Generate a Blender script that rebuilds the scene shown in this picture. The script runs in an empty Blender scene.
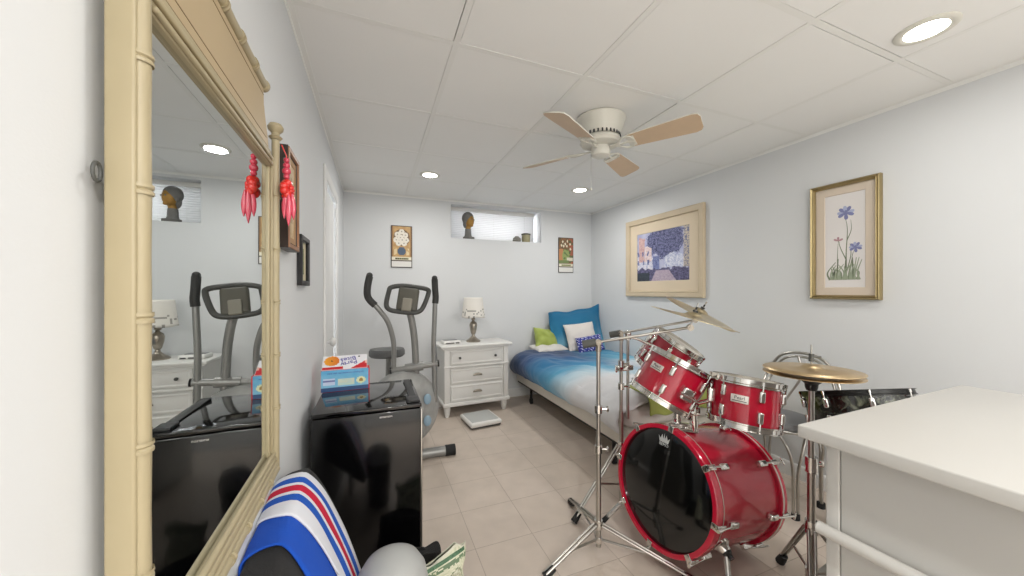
import bpy, bmesh, math, random
from mathutils import Vector, Matrix, noise
PI = math.pi
random.seed(7)
SC = bpy.context.scene
COL = SC.collection

# ------------------------------------------------------------ materials
def lin(c):
    return tuple((v/12.92 if v <= .04045 else ((v+.055)/1.055)**2.4) for v in c)
def hx(s):
    s = s.lstrip('#'); return lin([int(s[i:i+2], 16)/255 for i in (0, 2, 4)])
MATS = {}
def mat(name, col, rough=.5, metal=0., coat=0., bump=None, var=None, spec=None, trans=0., sub=0., sheen=0.):
    if name in MATS: return MATS[name]
    m = bpy.data.materials.new(name); m.use_nodes = True
    nt = m.node_tree; b = nt.nodes['Principled BSDF']
    c = hx(col) if isinstance(col, str) else col
    b.inputs['Base Color'].default_value = (*c, 1)
    b.inputs['Roughness'].default_value = rough
    b.inputs['Metallic'].default_value = metal
    b.inputs['Coat Weight'].default_value = coat
    b.inputs['Coat Roughness'].default_value = .06
    if spec is not None: b.inputs['Specular IOR Level'].default_value = spec
    if trans: b.inputs['Transmission Weight'].default_value = trans
    if sheen: b.inputs['Sheen Weight'].default_value = sheen
    tc = nt.nodes.new('ShaderNodeTexCoord')
    if var:
        n = nt.nodes.new('ShaderNodeTexNoise'); n.inputs['Scale'].default_value = var[0]; n.inputs['Detail'].default_value = 4
        nt.links.new(tc.outputs['Object'], n.inputs['Vector'])
        r = nt.nodes.new('ShaderNodeMixRGB'); r.blend_type = 'MIX'
        k = var[1]
        r.inputs[1].default_value = (*[max(0, v*(1-k)) for v in c], 1); r.inputs[2].default_value = (*[min(1, v*(1+k)) for v in c], 1)
        nt.links.new(n.outputs['Fac'], r.inputs[0]); nt.links.new(r.outputs[0], b.inputs['Base Color'])
    if bump:
        n = nt.nodes.new('ShaderNodeTexNoise'); n.inputs['Scale'].default_value = bump[0]; n.inputs['Detail'].default_value = 3
        nt.links.new(tc.outputs['Object'], n.inputs['Vector'])
        p = nt.nodes.new('ShaderNodeBump'); p.inputs['Strength'].default_value = bump[1]; p.inputs['Distance'].default_value = bump[2] if len(bump) > 2 else .005
        nt.links.new(n.outputs['Fac'], p.inputs['Height']); nt.links.new(p.outputs['Normal'], b.inputs['Normal'])
    MATS[name] = m
    return m
def colmat(name, rough=.7, coat=0., bump=None, sheen=0.):
    if name in MATS: return MATS[name]
    m = mat(name, (.5, .5, .5), rough, coat=coat, bump=bump, sheen=sheen)
    nt = m.node_tree; a = nt.nodes.new('ShaderNodeAttribute'); a.attribute_name = 'Col'
    nt.links.new(a.outputs['Color'], nt.nodes['Principled BSDF'].inputs['Base Color'])
    return m
def emis(name, col, s):
    m = bpy.data.materials.new(name); m.use_nodes = True; b = m.node_tree.nodes['Principled BSDF']
    b.inputs['Emission Color'].default_value = (*col, 1); b.inputs['Emission Strength'].default_value = s
    return m

WALL = mat('wall_paint', '#d8dadb', .75, bump=(260, .08, .002), var=(3, .012))
CEIL = mat('ceiling_tile', '#f0f0ee', .9, bump=(420, .18, .002), var=(2.2, .02))
GRID = mat('ceiling_grid', '#ecece9', .6)
TRIM = mat('trim_paint', '#e2e2e0', .45)
WHITE = mat('white_lacquer', '#e4e3df', .38, var=(6, .02))
CABW = mat('cabinet_white', '#bfbdb8', .35, var=(5, .015))
CREAM = mat('cream_bamboo_paint', '#a29678', .42, var=(9, .09))
CREAM2 = mat('cream_panel_paint', '#b39f7d', .45, var=(5, .06))
CREAMD = mat('cream_groove', '#7b6847', .6)
CHROME = mat('chrome', '#dcdad6', .12, 1.)
STEEL = mat('brushed_steel', '#b4b1ab', .28, 1.)
PEWTER = mat('pewter', '#a49c90', .3, 1., var=(30, .15))
BLACKP = mat('black_plastic', '#1b1b1c', .45)
RUBBER = mat('black_rubber', '#161617', .7)
GLOSSB = mat('gloss_black', '#050506', .07, coat=.3)
GREYP = mat('grey_tube_paint', '#8f8f8c', .35, .3)
DGREY = mat('dark_grey_plastic', '#4b4c49', .5)
GRIPM = mat('grip_foam', '#3b3b3a', .75, bump=(300, .3))
REDD = mat('red_wrap', '#9f0b27', .16, coat=.6, var=(60, .12))
REDH = mat('red_hoop', '#bb1434', .2, coat=.5)
HEADB = mat('black_drum_head', '#0a0b0b', .10, coat=.3)
HEADW = mat('white_drum_head', '#dad5cc', .5)
BRASS = mat('cymbal_bronze', '#cbb48f', .36, 1., var=(14, .12))
BRASS2 = mat('cymbal_bronze_pale', '#c4b594', .3, 1., var=(14, .1))
GOLD = mat('gold_frame', '#a2926b', .35, .75, var=(20, .12))
GOLDP = mat('pale_wood_frame', '#cbbba0', .5, var=(12, .06))
MATB = mat('peach_mat_board', '#dbcbb2', .85)
MATP = mat('pink_mat_board', '#d3c5b4', .85)
DWOOD = mat('dark_wood', '#2d2019', .4, var=(25, .25))
MWOOD = mat('brown_wood', '#8d5f3a', .45, var=(25, .2))
TAN = mat('fan_blade_wood', '#cbb296', .5, var=(12, .08))
FANW = mat('fan_white', '#d9d7cd', .4)
LIME = mat('lime_cloth', '#929a49', .85, var=(8, .12), bump=(60, .2), sheen=.3)
BOXSP = mat('box_spring_ticking', '#dfdacf', .85, var=(10, .05))
PWHITE = mat('white_cotton', '#ddd8d2', .9, bump=(200, .15), sheen=.2)
GREYD = mat('pale_grey_plastic', '#a0a19f', .5)
BLACKF = mat('black_fabric', '#161515', .95, bump=(350, .6), sheen=.05)
SCARFW = mat('knit_white', '#dcdde2', .9)
MGLASS = mat('mirror_glass', '#dfe3e2', .008, 1.)
MARB = mat('black_marble_wrap', '#14150f', .18, coat=.5)
def _marble():
    nt = MARB.node_tree; b = nt.nodes['Principled BSDF']
    n = nt.nodes.new('ShaderNodeTexNoise'); n.inputs['Scale'].default_value = 22; n.inputs['Detail'].default_value = 8; n.inputs['Distortion'].default_value = 1.5
    r = nt.nodes.new('ShaderNodeValToRGB'); r.color_ramp.elements[0].position = .5; r.color_ramp.elements[0].color = (.008, .009, .007, 1)
    r.color_ramp.elements[1].position = .72; r.color_ramp.elements[1].color = (.16, .17, .12, 1)
    tc = nt.nodes.new('ShaderNodeTexCoord'); nt.links.new(tc.outputs['Object'], n.inputs['Vector'])
    nt.links.new(n.outputs['Fac'], r.inputs[0]); nt.links.new(r.outputs[0], b.inputs['Base Color'])
_marble()
def floor_mat():
    m = mat('floor_tile', '#c9bcae', .42, spec=.4)
    nt = m.node_tree; b = nt.nodes['Principled BSDF']
    tc = nt.nodes.new('ShaderNodeTexCoord'); mp = nt.nodes.new('ShaderNodeMapping'); mp.vector_type = 'POINT'
    mp.inputs['Location'].default_value = (-.455+.302*20, -1.34+.302*20, 0)
    nt.links.new(tc.outputs['Object'], mp.inputs['Vector'])
    br = nt.nodes.new('ShaderNodeTexBrick'); br.offset = 0; br.squash = 1
    br.inputs['Scale'].default_value = 1; br.inputs['Brick Width'].default_value = .302; br.inputs['Row Height'].default_value = .302
    br.inputs['Mortar Size'].default_value = .0018; br.inputs['Mortar Smooth'].default_value = .2
    br.inputs['Color1'].default_value = (*hx('#d6c8bb'), 1); br.inputs['Color2'].default_value = (*hx('#d1c3b5'), 1); br.inputs['Mortar'].default_value = (*hx('#b3a597'), 1)
    nt.links.new(mp.outputs[0], br.inputs['Vector'])
    n = nt.nodes.new('ShaderNodeTexNoise'); n.inputs['Scale'].default_value = 9; n.inputs['Detail'].default_value = 6
    nt.links.new(tc.outputs['Object'], n.inputs['Vector'])
    mx = nt.nodes.new('ShaderNodeMixRGB'); mx.blend_type = 'MULTIPLY'; mx.inputs[0].default_value = .22
    nt.links.new(br.outputs['Color'], mx.inputs[1]); nt.links.new(n.outputs['Fac'], mx.inputs[2]); nt.links.new(mx.outputs[0], b.inputs['Base Color'])
    p = nt.nodes.new('ShaderNodeBump'); p.inputs['Strength'].default_value = .5; p.inputs['Distance'].default_value = .002; p.invert = True
    nt.links.new(br.outputs['Fac'], p.inputs['Height']); nt.links.new(p.outputs[0], b.inputs['Normal'])
    return m
FLOOR = floor_mat()
def slat_mat():
    m = mat('blind_slat', '#e6e6e5', .5); nt = m.node_tree; b = nt.nodes['Principled BSDF']
    tr = nt.nodes.new('ShaderNodeBsdfTranslucent'); tr.inputs[0].default_value = (.85, .85, .86, 1)
    mx = nt.nodes.new('ShaderNodeMixShader'); mx.inputs[0].default_value = .4
    nt.links.new(b.outputs[0], mx.inputs[1]); nt.links.new(tr.outputs[0], mx.inputs[2]); nt.links.new(mx.outputs[0], nt.nodes['Material Output'].inputs['Surface'])
    return m
# ------------------------------------------------------------ mesh builder
def cat_rom(pts, n=8, closed=False):
    P = [Vector(p) for p in pts]; out = []; N = len(P)
    seg = N if closed else N-1
    for i in range(seg):
        p1, p2 = P[i], P[(i+1) % N]
        p0 = P[(i-1) % N] if (closed or i > 0) else p1*2-p2
        p3 = P[(i+2) % N] if (closed or i+2 < N) else p2*2-p1
        for k in range(n):
            t = k/n
            out.append(.5*((2*p1)+(-p0+p2)*t+(2*p0-5*p1+4*p2-p3)*t*t+(-p0+3*p1-3*p2+p3)*t**3))
    if not closed: out.append(P[-1])
    return out
def frame_of(d):
    d = d.normalized(); u = Vector((0, 0, 1)) if abs(d.z) < .95 else Vector((1, 0, 0))
    a = d.cross(u).normalized(); return a, d.cross(a).normalized()
class MB:
    def __init__(s, off=(0, 0, 0), M=None):
        s.bm = bmesh.new(); s.off = Vector(off); s.M = M; s.mi = 0; s.cl = None
    def v(s, p):
        p = Vector(p)
        if s.M is not None: p = s.M @ p
        return s.bm.verts.new(p-s.off)
    def f(s, vs, col=None):
        try: fc = s.bm.faces.new(vs)
        except ValueError: return None
        fc.material_index = s.mi; fc.smooth = True
        if col is not None:
            if s.cl is None: s.cl = s.bm.loops.layers.float_color.new('Col')
            for l in fc.loops: l[s.cl] = (*col, 1)
        return fc
    def box(s, a, b, bev=0.):
        x0, y0, z0 = [min(p, q) for p, q in zip(a, b)]; x1, y1, z1 = [max(p, q) for p, q in zip(a, b)]
        if bev <= 0:
            V = [s.v(p) for p in ((x0, y0, z0), (x1, y0, z0), (x1, y1, z0), (x0, y1, z0), (x0, y0, z1), (x1, y0, z1), (x1, y1, z1), (x0, y1, z1))]
            for q in ((3, 2, 1, 0), (4, 5, 6, 7), (0, 1, 5, 4), (1, 2, 6, 5), (2, 3, 7, 6), (3, 0, 4, 7)): s.f([V[i] for i in q])
            return s
        e = min(bev, (x1-x0)*.49, (y1-y0)*.49, (z1-z0)*.49)
        t = bmesh.new(); bmesh.ops.create_cube(t, size=1)
        for v in t.verts: v.co = Vector(((x0+x1)/2+v.co.x*(x1-x0), (y0+y1)/2+v.co.y*(y1-y0), (z0+z1)/2+v.co.z*(z1-z0)))
        bmesh.ops.bevel(t, geom=list(t.edges), offset=e, segments=3, profile=.5, affect='EDGES')
        s.merge(t); return s
    def merge(s, t, M=None):
        mp = {}
        for v in t.verts: mp[v] = s.v(M @ v.co if M is not None else v.co)
        for fc in t.faces: s.f([mp[v] for v in fc.verts])
        t.free()
    def ring(s, c, a, b, r, n):
        return [s.v(c+a*(r*math.cos(2*PI*i/n))+b*(r*math.sin(2*PI*i/n))) for i in range(n)]
    def cyl(s, p0, p1, r0, r1=None, n=20, caps=True):
        p0, p1 = Vector(p0), Vector(p1); r1 = r0 if r1 is None else r1
        a, b = frame_of(p1-p0)
        A = s.ring(p0, a, b, r0, n); B = s.ring(p1, a, b, r1, n)
        for i in range(n): s.f([A[i], A[(i+1) % n], B[(i+1) % n], B[i]])
        if caps: s.f(A[::-1]); s.f(B)
        return s
    def tube(s, pts, r, n=12, closed=False, caps=True):
        P = [Vector(p) for p in pts]; N = len(P); R = r if isinstance(r, (list, tuple)) else [r]*N
        rings = []; a = None
        for i in range(N):
            if closed: d = P[(i+1) % N]-P[(i-1) % N]
            else: d = P[min(i+1, N-1)]-P[max(i-1, 0)]
            d.normalize()
            if a is None: a, b = frame_of(d)
            else:
                a = (a-d*a.dot(d)).normalized(); b = d.cross(a)
            rings.append(s.ring(P[i], a, b, R[i], n))
        for i in range(N if closed else N-1):
            A, B = rings[i], rings[(i+1) % N]
            for k in range(n): s.f([A[k], A[(k+1) % n], B[(k+1) % n], B[k]])
        if caps and not closed: s.f(rings[0][::-1]); s.f(rings[-1])
        return s
    def lathe(s, prof, c=(0, 0, 0), axis=(0, 0, 1), n=36, closed=False, sx=1.):
        c = Vector(c); ax = Vector(axis).normalized(); a, b = frame_of(ax)
        rows = []
        for (r, h) in prof:
            o = c+ax*h
            rows.append([s.v(o)] if r < 1e-6 else [s.v(o+a*(r*math.cos(2*PI*i/n))*sx+b*(r*math.sin(2*PI*i/n))) for i in range(n)])
        L = len(rows)
        for i in range(L if closed else L-1):
            A, B = rows[i], rows[(i+1) % L]
            for k in range(n):
                k2 = (k+1) % n
                if len(A) == 1 and len(B) == 1: continue
                if len(A) == 1: s.f([A[0], B[k2], B[k]])
                elif len(B) == 1: s.f([A[k], A[k2], B[0]])
                else: s.f([A[k], A[k2], B[k2], B[k]])
        return s
    def sph(s, c, r, sc=(1, 1, 1), n=20, m=12):
        c = Vector(c); rows = []
        for j in range(m+1):
            th = PI*j/m
            if j in (0, m): rows.append([s.v(c+Vector((0, 0, r*sc[2]*math.cos(th))))]); continue
            rows.append([s.v(c+Vector((r*sc[0]*math.sin(th)*math.cos(2*PI*i/n), r*sc[1]*math.sin(th)*math.sin(2*PI*i/n), r*sc[2]*math.cos(th)))) for i in range(n)])
        for j in range(m):
            A, B = rows[j], rows[j+1]
            for k in range(n):
                k2 = (k+1) % n
                if len(A) == 1: s.f([A[0], B[k], B[k2]])
                elif len(B) == 1: s.f([A[k], B[0], A[k2]])
                else: s.f([A[k], B[k], B[k2], A[k2]])
        return s
    def prism(s, poly, y0, y1):
        """poly in (x,z), extruded along y"""
        A = [s.v((x, y0, z)) for x, z in poly]; B = [s.v((x, y1, z)) for x, z in poly]; n = len(poly)
        s.f(A); s.f(B[::-1])
        for i in range(n): s.f([A[i], B[i], B[(i+1) % n], A[(i+1) % n]])
        return s
    def grid(s, P, cols=None, closed_u=False):
        """P[j][i] points, optional colour function cols[j][i]"""
        V = [[s.v(p) for p in row] for row in P]
        for j in range(len(V)-1):
            n = len(V[j])
            for i in range(n if closed_u else n-1):
                i2 = (i+1) % n
                s.f([V[j][i], V[j][i2], V[j+1][i2], V[j+1][i]], None if cols is None else cols[j][i])
        return s
    def build(s, name, m, parent=None, ang=38, mods=()):
        me = bpy.data.meshes.new(name)
        bmesh.ops.recalc_face_normals(s.bm, faces=list(s.bm.faces)) if len(s.bm.faces) else None
        s.bm.to_mesh(me); s.bm.free()
        for q in (m if isinstance(m, (list, tuple)) else [m]): me.materials.append(q)
        me.set_sharp_from_angle(angle=math.radians(ang))
        o = bpy.data.objects.new(name, me); COL.objects.link(o)
        if parent is not None: o.parent = parent
        for mo in mods:
            k = o.modifiers.new(mo[0], mo[0])
            for a, b in mo[1].items(): setattr(k, a, b)
        return o
def tag(o, label, cat, group=None):
    o['label'] = label; o['category'] = cat
    if group: o['group'] = group
    return o
def thing(name, label, cat, loc=(0, 0, 0), rot=(0, 0, 0), group=None, M=None):
    o = bpy.data.objects.new(name, None); COL.objects.link(o); o.empty_display_size = .05
    if M is not None: o.matrix_world = M
    else: o.location = loc; o.rotation_euler = rot
    return tag(o, label, cat, group)
def struct(name, mb, m, parent=None, **k):
    o = mb.build(name, m, parent, **k)
    if parent is None: o['kind'] = 'structure'
    return o
def text(name, s, size, m, parent, M, depth=.0006):
    cu = bpy.data.curves.new(name, 'FONT'); cu.body = s; cu.size = size; cu.align_x = 'CENTER'; cu.align_y = 'CENTER'; cu.extrude = depth
    t = bpy.data.objects.new(name+'_tmp', cu); COL.objects.link(t)
    dg = bpy.context.evaluated_depsgraph_get(); me = bpy.data.meshes.new_from_object(t.evaluated_get(dg))
    bpy.data.objects.remove(t); bpy.data.curves.remove(cu)
    me.name = name; me.materials.clear(); me.materials.append(m)
    o = bpy.data.objects.new(name, me); COL.objects.link(o); o.parent = parent; o.matrix_local = M
    return o
def axes(o, x, y, z):
    x, y, z = Vector(x), Vector(y), Vector(z)
    return Matrix(((x.x, y.x, z.x, o[0]), (x.y, y.y, z.y, o[1]), (x.z, y.z, z.z, o[2]), (0, 0, 0, 1)))
def raster(name, w, h, nx, ny, fn, m, parent, y=0., cx=0., cz=0., back=.0):
    """coloured picture in the local xz plane facing -y"""
    mb = MB()
    P = [[(cx-w/2+w*i/nx, y, cz-h/2+h*j/ny) for i in range(nx+1)] for j in range(ny+1)]
    C = [[fn((i+.5)/nx, (j+.5)/ny) for i in range(nx)] for j in range(ny)]
    mb.grid(P, C)
    return mb.build(name, m, parent)
def frame_loft(mb, w, h, prof):
    """rectangular mitred frame: prof = [(inset, y)], around a w x h rectangle centred at origin in xz"""
    rows = []
    for (i, y) in prof:
        rows.append([(-w/2+i, y, -h/2+i), (w/2-i, y, -h/2+i), (w/2-i, y, h/2-i), (-w/2+i, y, h/2-i)])
    mb.grid(rows, closed_u=True); return mb
def mixc(a, b, t):
    t = max(0, min(1, t)); return tuple(x*(1-t)+y*t for x, y in zip(a, b))
def H(c): return hx(c)
PRINT = colmat('printed_paper', .6)
PRINTG = colmat('printed_carton', .35)
# ------------------------------------------------------------ room
L, R, B, F, HT = -.288, 2.626, 3.858, -3.3, 2.259
struct('floor', MB().box((L-.2, F-.2, -.08), (R+.2, B+.3, 0)), FLOOR)
# ceiling: tiles + perimeter; the metal grid is a trim of its own
mb = MB(); gx, gy = .311, .807
xs = [L]+[gx+.61*k for k in range(-1, 5) if L+.03 < gx+.61*k < R-.03]+[R]
ys = [F]+[gy+.61*k for k in range(-8, 6) if F+.03 < gy+.61*k < B-.03]+[B]
for i in range(len(xs)-1):
    for j in range(len(ys)-1):
        dz = random.choice((0, 0, .0006, .0012, .0018)); g = [.0125+random.choice((0, 0, .0006, .0012, .0026)) for q in range(4)]
        mb.box((xs[i]+g[0], ys[j]+g[1], HT+.0012+dz), (xs[i+1]-g[2], ys[j+1]-g[3], HT+.022))
mb.box((L-.2, F-.2, HT+.03), (R+.2, B+.3, HT+.1))
struct('ceiling', mb, CEIL)
mb = MB()
for x in xs[1:-1]: mb.box((x-.012, F, HT+.0008), (x+.012, B, HT+.012))
for y in ys[1:-1]: mb.box((L, y-.012, HT+.0010), (R, y+.012, HT+.012))
struct('trim_1', mb, GRID)
mb = MB()
mb.box((L, F, HT-.0), (L+.022, B, HT+.0055)); mb.box((R-.022, F, HT), (R, B, HT+.0055)); mb.box((L, B-.022, HT), (R, B, HT+.0055))
mb.box((L, F, HT-.02), (L+.0025, B, HT)); mb.box((R-.0025, F, HT-.02), (R, B, HT)); mb.box((L+.003, B-.0025, HT-.02), (R-.003, B, HT))
struct('trim_2', mb, GRID)
D0, D1, DZ = 2.46, 3.10, 1.95
mb = MB()
mb.box((L-.12, F-.2, 0), (L, D0, HT+.03)); mb.box((L-.12, D1, 0), (L, B+.3, HT+.03)); mb.box((L-.12, D0, DZ), (L, D1, HT+.03))
struct('wall_left', mb, WALL)
W0, W1, WZ0, WZ1 = .789, 1.90, 1.84, 2.215
mb = MB()
mb.box((L, B, 0), (R, B+.3, WZ0)); mb.box((L, B, WZ1), (R, B+.3, HT+.03)); mb.box((L, B, WZ0), (W0, B+.3, WZ1)); mb.box((W1, B, WZ0), (R, B+.3, WZ1))
struct('wall_back', mb, WALL)
struct('wall_right', MB().box((R, F-.2, 0), (R+.12, B+.3, HT+.03)), WALL)
struct('wall_front', MB().box((L, F-.2, 0), (R, F, HT+.03)), WALL)
def baseboard(mb, a, b, n):
    """a,b floor points, n inward normal"""
    a, b, n = Vector((*a, 0)), Vector((*b, 0)), Vector((*n, 0))
    pr = [(.0, .0), (.013, .0), (.013, .075), (.009, .088), (.004, .094), (0, .095)]
    mb.grid([[a+n*p+Vector((0, 0, q)) for p, q in pr], [b+n*p+Vector((0, 0, q)) for p, q in pr]])
mb = MB(); baseboard(mb, (R, F), (R, B), (-1, 0)); struct('baseboard_right', mb, TRIM)
mb = MB(); baseboard(mb, (L, B), (R, B), (0, -1)); struct('baseboard_back', mb, TRIM)
mb = MB(); baseboard(mb, (L, F), (L, D0-.09), (1, 0)); baseboard(mb, (L, D1+.09), (L, B), (1, 0)); struct('baseboard_left', mb, TRIM)
# door in the left wall
dr = struct('door_1', MB().box((L-.05, D0+.004, .008), (L-.012, D1-.012, DZ-.012), .002), TRIM)
mb = MB()
for (z0, z1) in ((.14, .72), (.95, 1.82)):
    for (y0, y1) in ((D0+.09, D0+.29), (D0+.35, D1-.1)):
        mb.M = Matrix.Translation((L-.012, (y0+y1)/2, (z0+z1)/2)) @ Matrix.Rotation(PI/2, 4, 'Z')
        frame_loft(mb, y1-y0, z1-z0, [(0, 0), (.008, -.004), (.02, -.004), (.03, 0)])
mb.build('panel_moulding', TRIM, dr)
mb = MB(); mb.lathe([(.0, .0), (.026, .0), (.026, .006), (.011, .012), (.011, .03), (.026, .04), (.03, .052), (.02, .066), (0, .07)], (L-.012, 2.54, .92), (1, 0, 0), 20)
mb.build('door_knob', TRIM, dr)
mb = MB()
for (y0, y1, z0, z1) in ((D0-.085, D0, 0, DZ+.07), (D1, D1+.085, 0, DZ+.07), (D0, D1, DZ, DZ+.07)):
    mb.box((L, y0, z0), (L+.014, y1, z1), .004)
struct('trim_3', mb, TRIM)
# window: frame, pane; the blind is a thing hanging in the reveal
YW = B+.24
mb = MB(); mb.M = Matrix.Translation(((W0+W1)/2, YW, (WZ0+WZ1)/2))
frame_loft(mb, W1-W0, WZ1-WZ0, [(0, .05), (0, 0), (.035, 0), (.035, .03), (.04, .05)])
mb.box((-.015, .005, -.18), (.015, .04, .18))
wn = struct('window_1', mb, TRIM)
gm = mat('window_glass', (1, 1, 1), .02, trans=1.)
MB().box((W0+.02, YW+.018, WZ0+.02), (W1-.02, YW+.022, WZ1-.02)).build('pane', gm, wn)
bl = thing('window_blind', 'white horizontal slat blind in the small high window', 'blind', (W0+.54, B+.145, WZ0))
MB().box((-.535, -.028, .335), (.535, .02, .375), .004).build('headrail', WHITE, bl)
mb = MB(); BLIND = slat_mat()
for k in range(15):
    z = .026+k*.0212
    mb.M = Matrix.Translation((0, 0, z)) @ Matrix.Rotation(math.radians(66), 4, 'X')
    P = []
    for j in range(6):
        t = (j/5-.5); P.append([(-.53, t*.0265, .0025*(1-4*t*t)), (.53, t*.0265, .0025*(1-4*t*t))])
    mb.grid(P)
mb.build('slats', BLIND, bl, mods=[('SOLIDIFY', dict(thickness=.0008))])
MB().box((-.53, -.014, .0), (.53, .014, .012), .003).build('bottom_rail', WHITE, bl)
for x in (-.4, 0, .4): MB().cyl((x, -.02, .01), (x, -.02, .34), .0012, n=6).build('ladder_cord', WHITE, bl)
# recessed lights, seen ones first; the rest are added out of view for fill
EM = emis('lamp_lens', (1, .95, .87), 14)
LIGHTS = [(.449, 3.094, 'round recessed ceiling light nearest the far left corner, above the bedside lamp'), (1.911, 3.006, 'round recessed ceiling light above the bed, behind the ceiling fan'),
          (1.984, .674, 'round recessed ceiling light nearest the camera above the white cabinet'), (.5, .35, 'added unseen ceiling fill light behind the camera near the mirror'),
          (.5, -1.25, 'added unseen ceiling fill light behind the cabinet, mirror side'), (1.98, -1.25, 'added unseen ceiling fill light behind the cabinet, right wall side'),
          (.5, -2.5, 'added unseen ceiling fill light nearest the front wall, mirror side'), (1.98, -2.5, 'added unseen ceiling fill light nearest the front wall, right wall side')]
for i, (x, y, lb) in enumerate(LIGHTS):
    t = thing('recessed_light', lb, 'ceiling light', (x, y, HT), group='recessed ceiling lights')
    MB().lathe([(.062, .004), (.060, -.0035), (.068, -.007), (.082, -.006), (.088, -.001), (.088, .004)], n=40).build('trim_ring', FANW, t)
    MB().lathe([(0, -.004), (.062, -.003)], n=32).build('lens', EM, t)
    ld = bpy.data.lights.new('downlight', 'AREA'); ld.shape = 'DISK'; ld.size = .13; ld.energy = (7.2, 8.2, 3.0, 4, 32, 30, 44, 44)[i]; ld.color = (1, .982, .955); ld.spread = math.radians(178)
    lo = bpy.data.objects.new('downlight', ld); COL.objects.link(lo); lo.location = (x, y, HT-.012)
# ------------------------------------------------------------ mirror
MM = Matrix.Translation((-.272, .511, .745)) @ Matrix.Rotation(math.radians(90.85), 4, 'Z')
mr = thing('wall_mirror', 'tall mirror in a cream faux bamboo frame on the left wall', 'mirror', M=MM)
MW = .656
mb = MB()
for s in (0, 1):
    X = (lambda a: a) if s == 0 else (lambda a: MW-a)
    mb.box((X(0), -.026, 0), (X(.024), 0, .875), .003); mb.box((X(.024), -.0155, 0), (X(.047), 0, .875), .001)
mb.box((.04, -.020, 0), (MW-.04, 0, .055), .002); mb.box((.04, -.020, .842), (MW-.04, 0, .885), .002)
mb.build('frame', CREAM, mr)
mb = MB()
for s in (0, 1):
    X = (lambda a: a) if s == 0 else (lambda a: MW-a)
    mb.box((X(.0265), -.022, .05), (X(.035), -.014, .85), .003); mb.box((X(.039), -.017, .05), (X(.047), -.012, .85), .002)
for (z, d) in ((.026, .026), (.040, .023), (.054, .021)): mb.tube([(.012, -d, z), (MW-.012, -d, z)], .0065, 12)
for z in (.845, .860): mb.box((.045, -.026, z), (MW-.045, -.018, z+.009), .003)
mb.build('inner_moulding', CREAM, mr)
def bamboo(a, b, r, nodes, name):
    a, b = Vector(a), Vector(b); d = b-a; pts, rr = [], []
    ks = [0]+nodes+[1]; LN = d.length
    for i in range(len(ks)-1):
        t0, t1 = ks[i], ks[i+1]
        for q, f_ in ((0, 1.0), (.5, .94), (1, 1.0)):
            pts.append(a+d*(t0+(t1-t0)*(q*.96+.02))); rr.append(r*f_)
        if i < len(ks)-2:
            for e, f_ in ((-.006, 1.20), (-.0022, 1.22), (0, 1.02), (.0022, 1.22), (.006, 1.20)):
                pts.append(a+d*(t1+e/LN)); rr.append(r*f_)
    MB().tube(pts, rr, 18).build(name, CREAM, mr)
for x in (.014, MW-.014):
    bamboo((x, -.024, 0), (x, -.024, .93), .0098, [.194, .352, .51, .667, .827], 'bamboo_post')
    MB().lathe([(0, .0), (.012, 0), (.017, .006), (.010, .012), (.010, .018), (.018, .026), (.020, .034), (.015, .043), (0, .047)], (x, -.024, .928), n=20).build('finial', CREAM, mr)
bamboo((.02, -.026, .010), (MW-.02, -.026, .010), .0105, [.14, .28, .42, .57, .72, .86], 'bamboo_rail')
poly = [(.05, .885), (MW-.05, .885), (MW-.064, .920), (MW-.084, .955), (MW-.098, .985), (MW-.101, 1.022), (.101, 1.022), (.098, .985), (.084, .955), (.064, .920)]
MB().prism(poly, -.016, 0).build('crest_panel', CREAM2, mr)
mb = MB(); mb.box((.075, -.0167, .908), (MW-.075, -.015, .9095)); mb.box((.101, -.0167, 1.006), (MW-.101, -.015, 1.0075)); mb.box((.06, -.0167, .889), (MW-.06, -.015, .8905))
mb.build('crest_groove', CREAMD, mr)
bamboo((.094, -.012, 1.036), (MW-.094, -.012, 1.036), .013, [.2, .4, .6, .8], 'crest_rail')
for x in (.091, MW-.091): MB().sph((x, -.012, 1.036), .0165).build('rail_end', CREAM, mr)
MB().box((.046, -.0125, .05), (MW-.046, -.008, .85)).build('glass', MGLASS, mr)
MB().tube([(-.003+.006*math.cos(a), .003, .632+.010*math.sin(a)) for a in [k*PI/8 for k in range(16)]], .0018, 8, closed=True).build('hanging_ring', DGREY, mr)
# red ornament hanging from the mirror finial
ox, oy = -.2305, 1.150
orn = thing('hanging_ornament', 'red beaded flower ornament with pink leaf tassel hanging on the mirror frame', 'ornament', (ox, oy, 1.44))
OFF = (ox, oy, 1.44)
CORAL = mat('red_coral_bead', '#d2241d', .25, coat=.4); PINK = mat('pink_glass_leaf', '#c63a52', .2, coat=.4)
mb = MB(OFF)
mb.tube([(ox, oy, 1.565), (ox, oy, 1.63), (ox-.012, oy, 1.66)], .0015, 6); mb.build('cord', CORAL, orn)
for z, r in ((1.618, .0075), (1.603, .009), (1.587, .011), (1.572, .008)):
    MB(OFF).sph((ox, oy, z), r).build('bead', PINK, orn)
mb = MB(OFF)
for k in range(9):
    a = 2*PI*k/9; mb.sph((ox+.004*math.cos(3*a), oy+.018*math.cos(a), 1.535+.018*math.sin(a)), .0125, (.9, 1, 1), 12, 8)
for k in range(5):
    a = 2*PI*k/5; mb.sph((ox+.011, oy+.008*math.cos(a), 1.535+.008*math.sin(a)), .008, n=10, m=8)
mb.build('flower', CORAL, orn)
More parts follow.
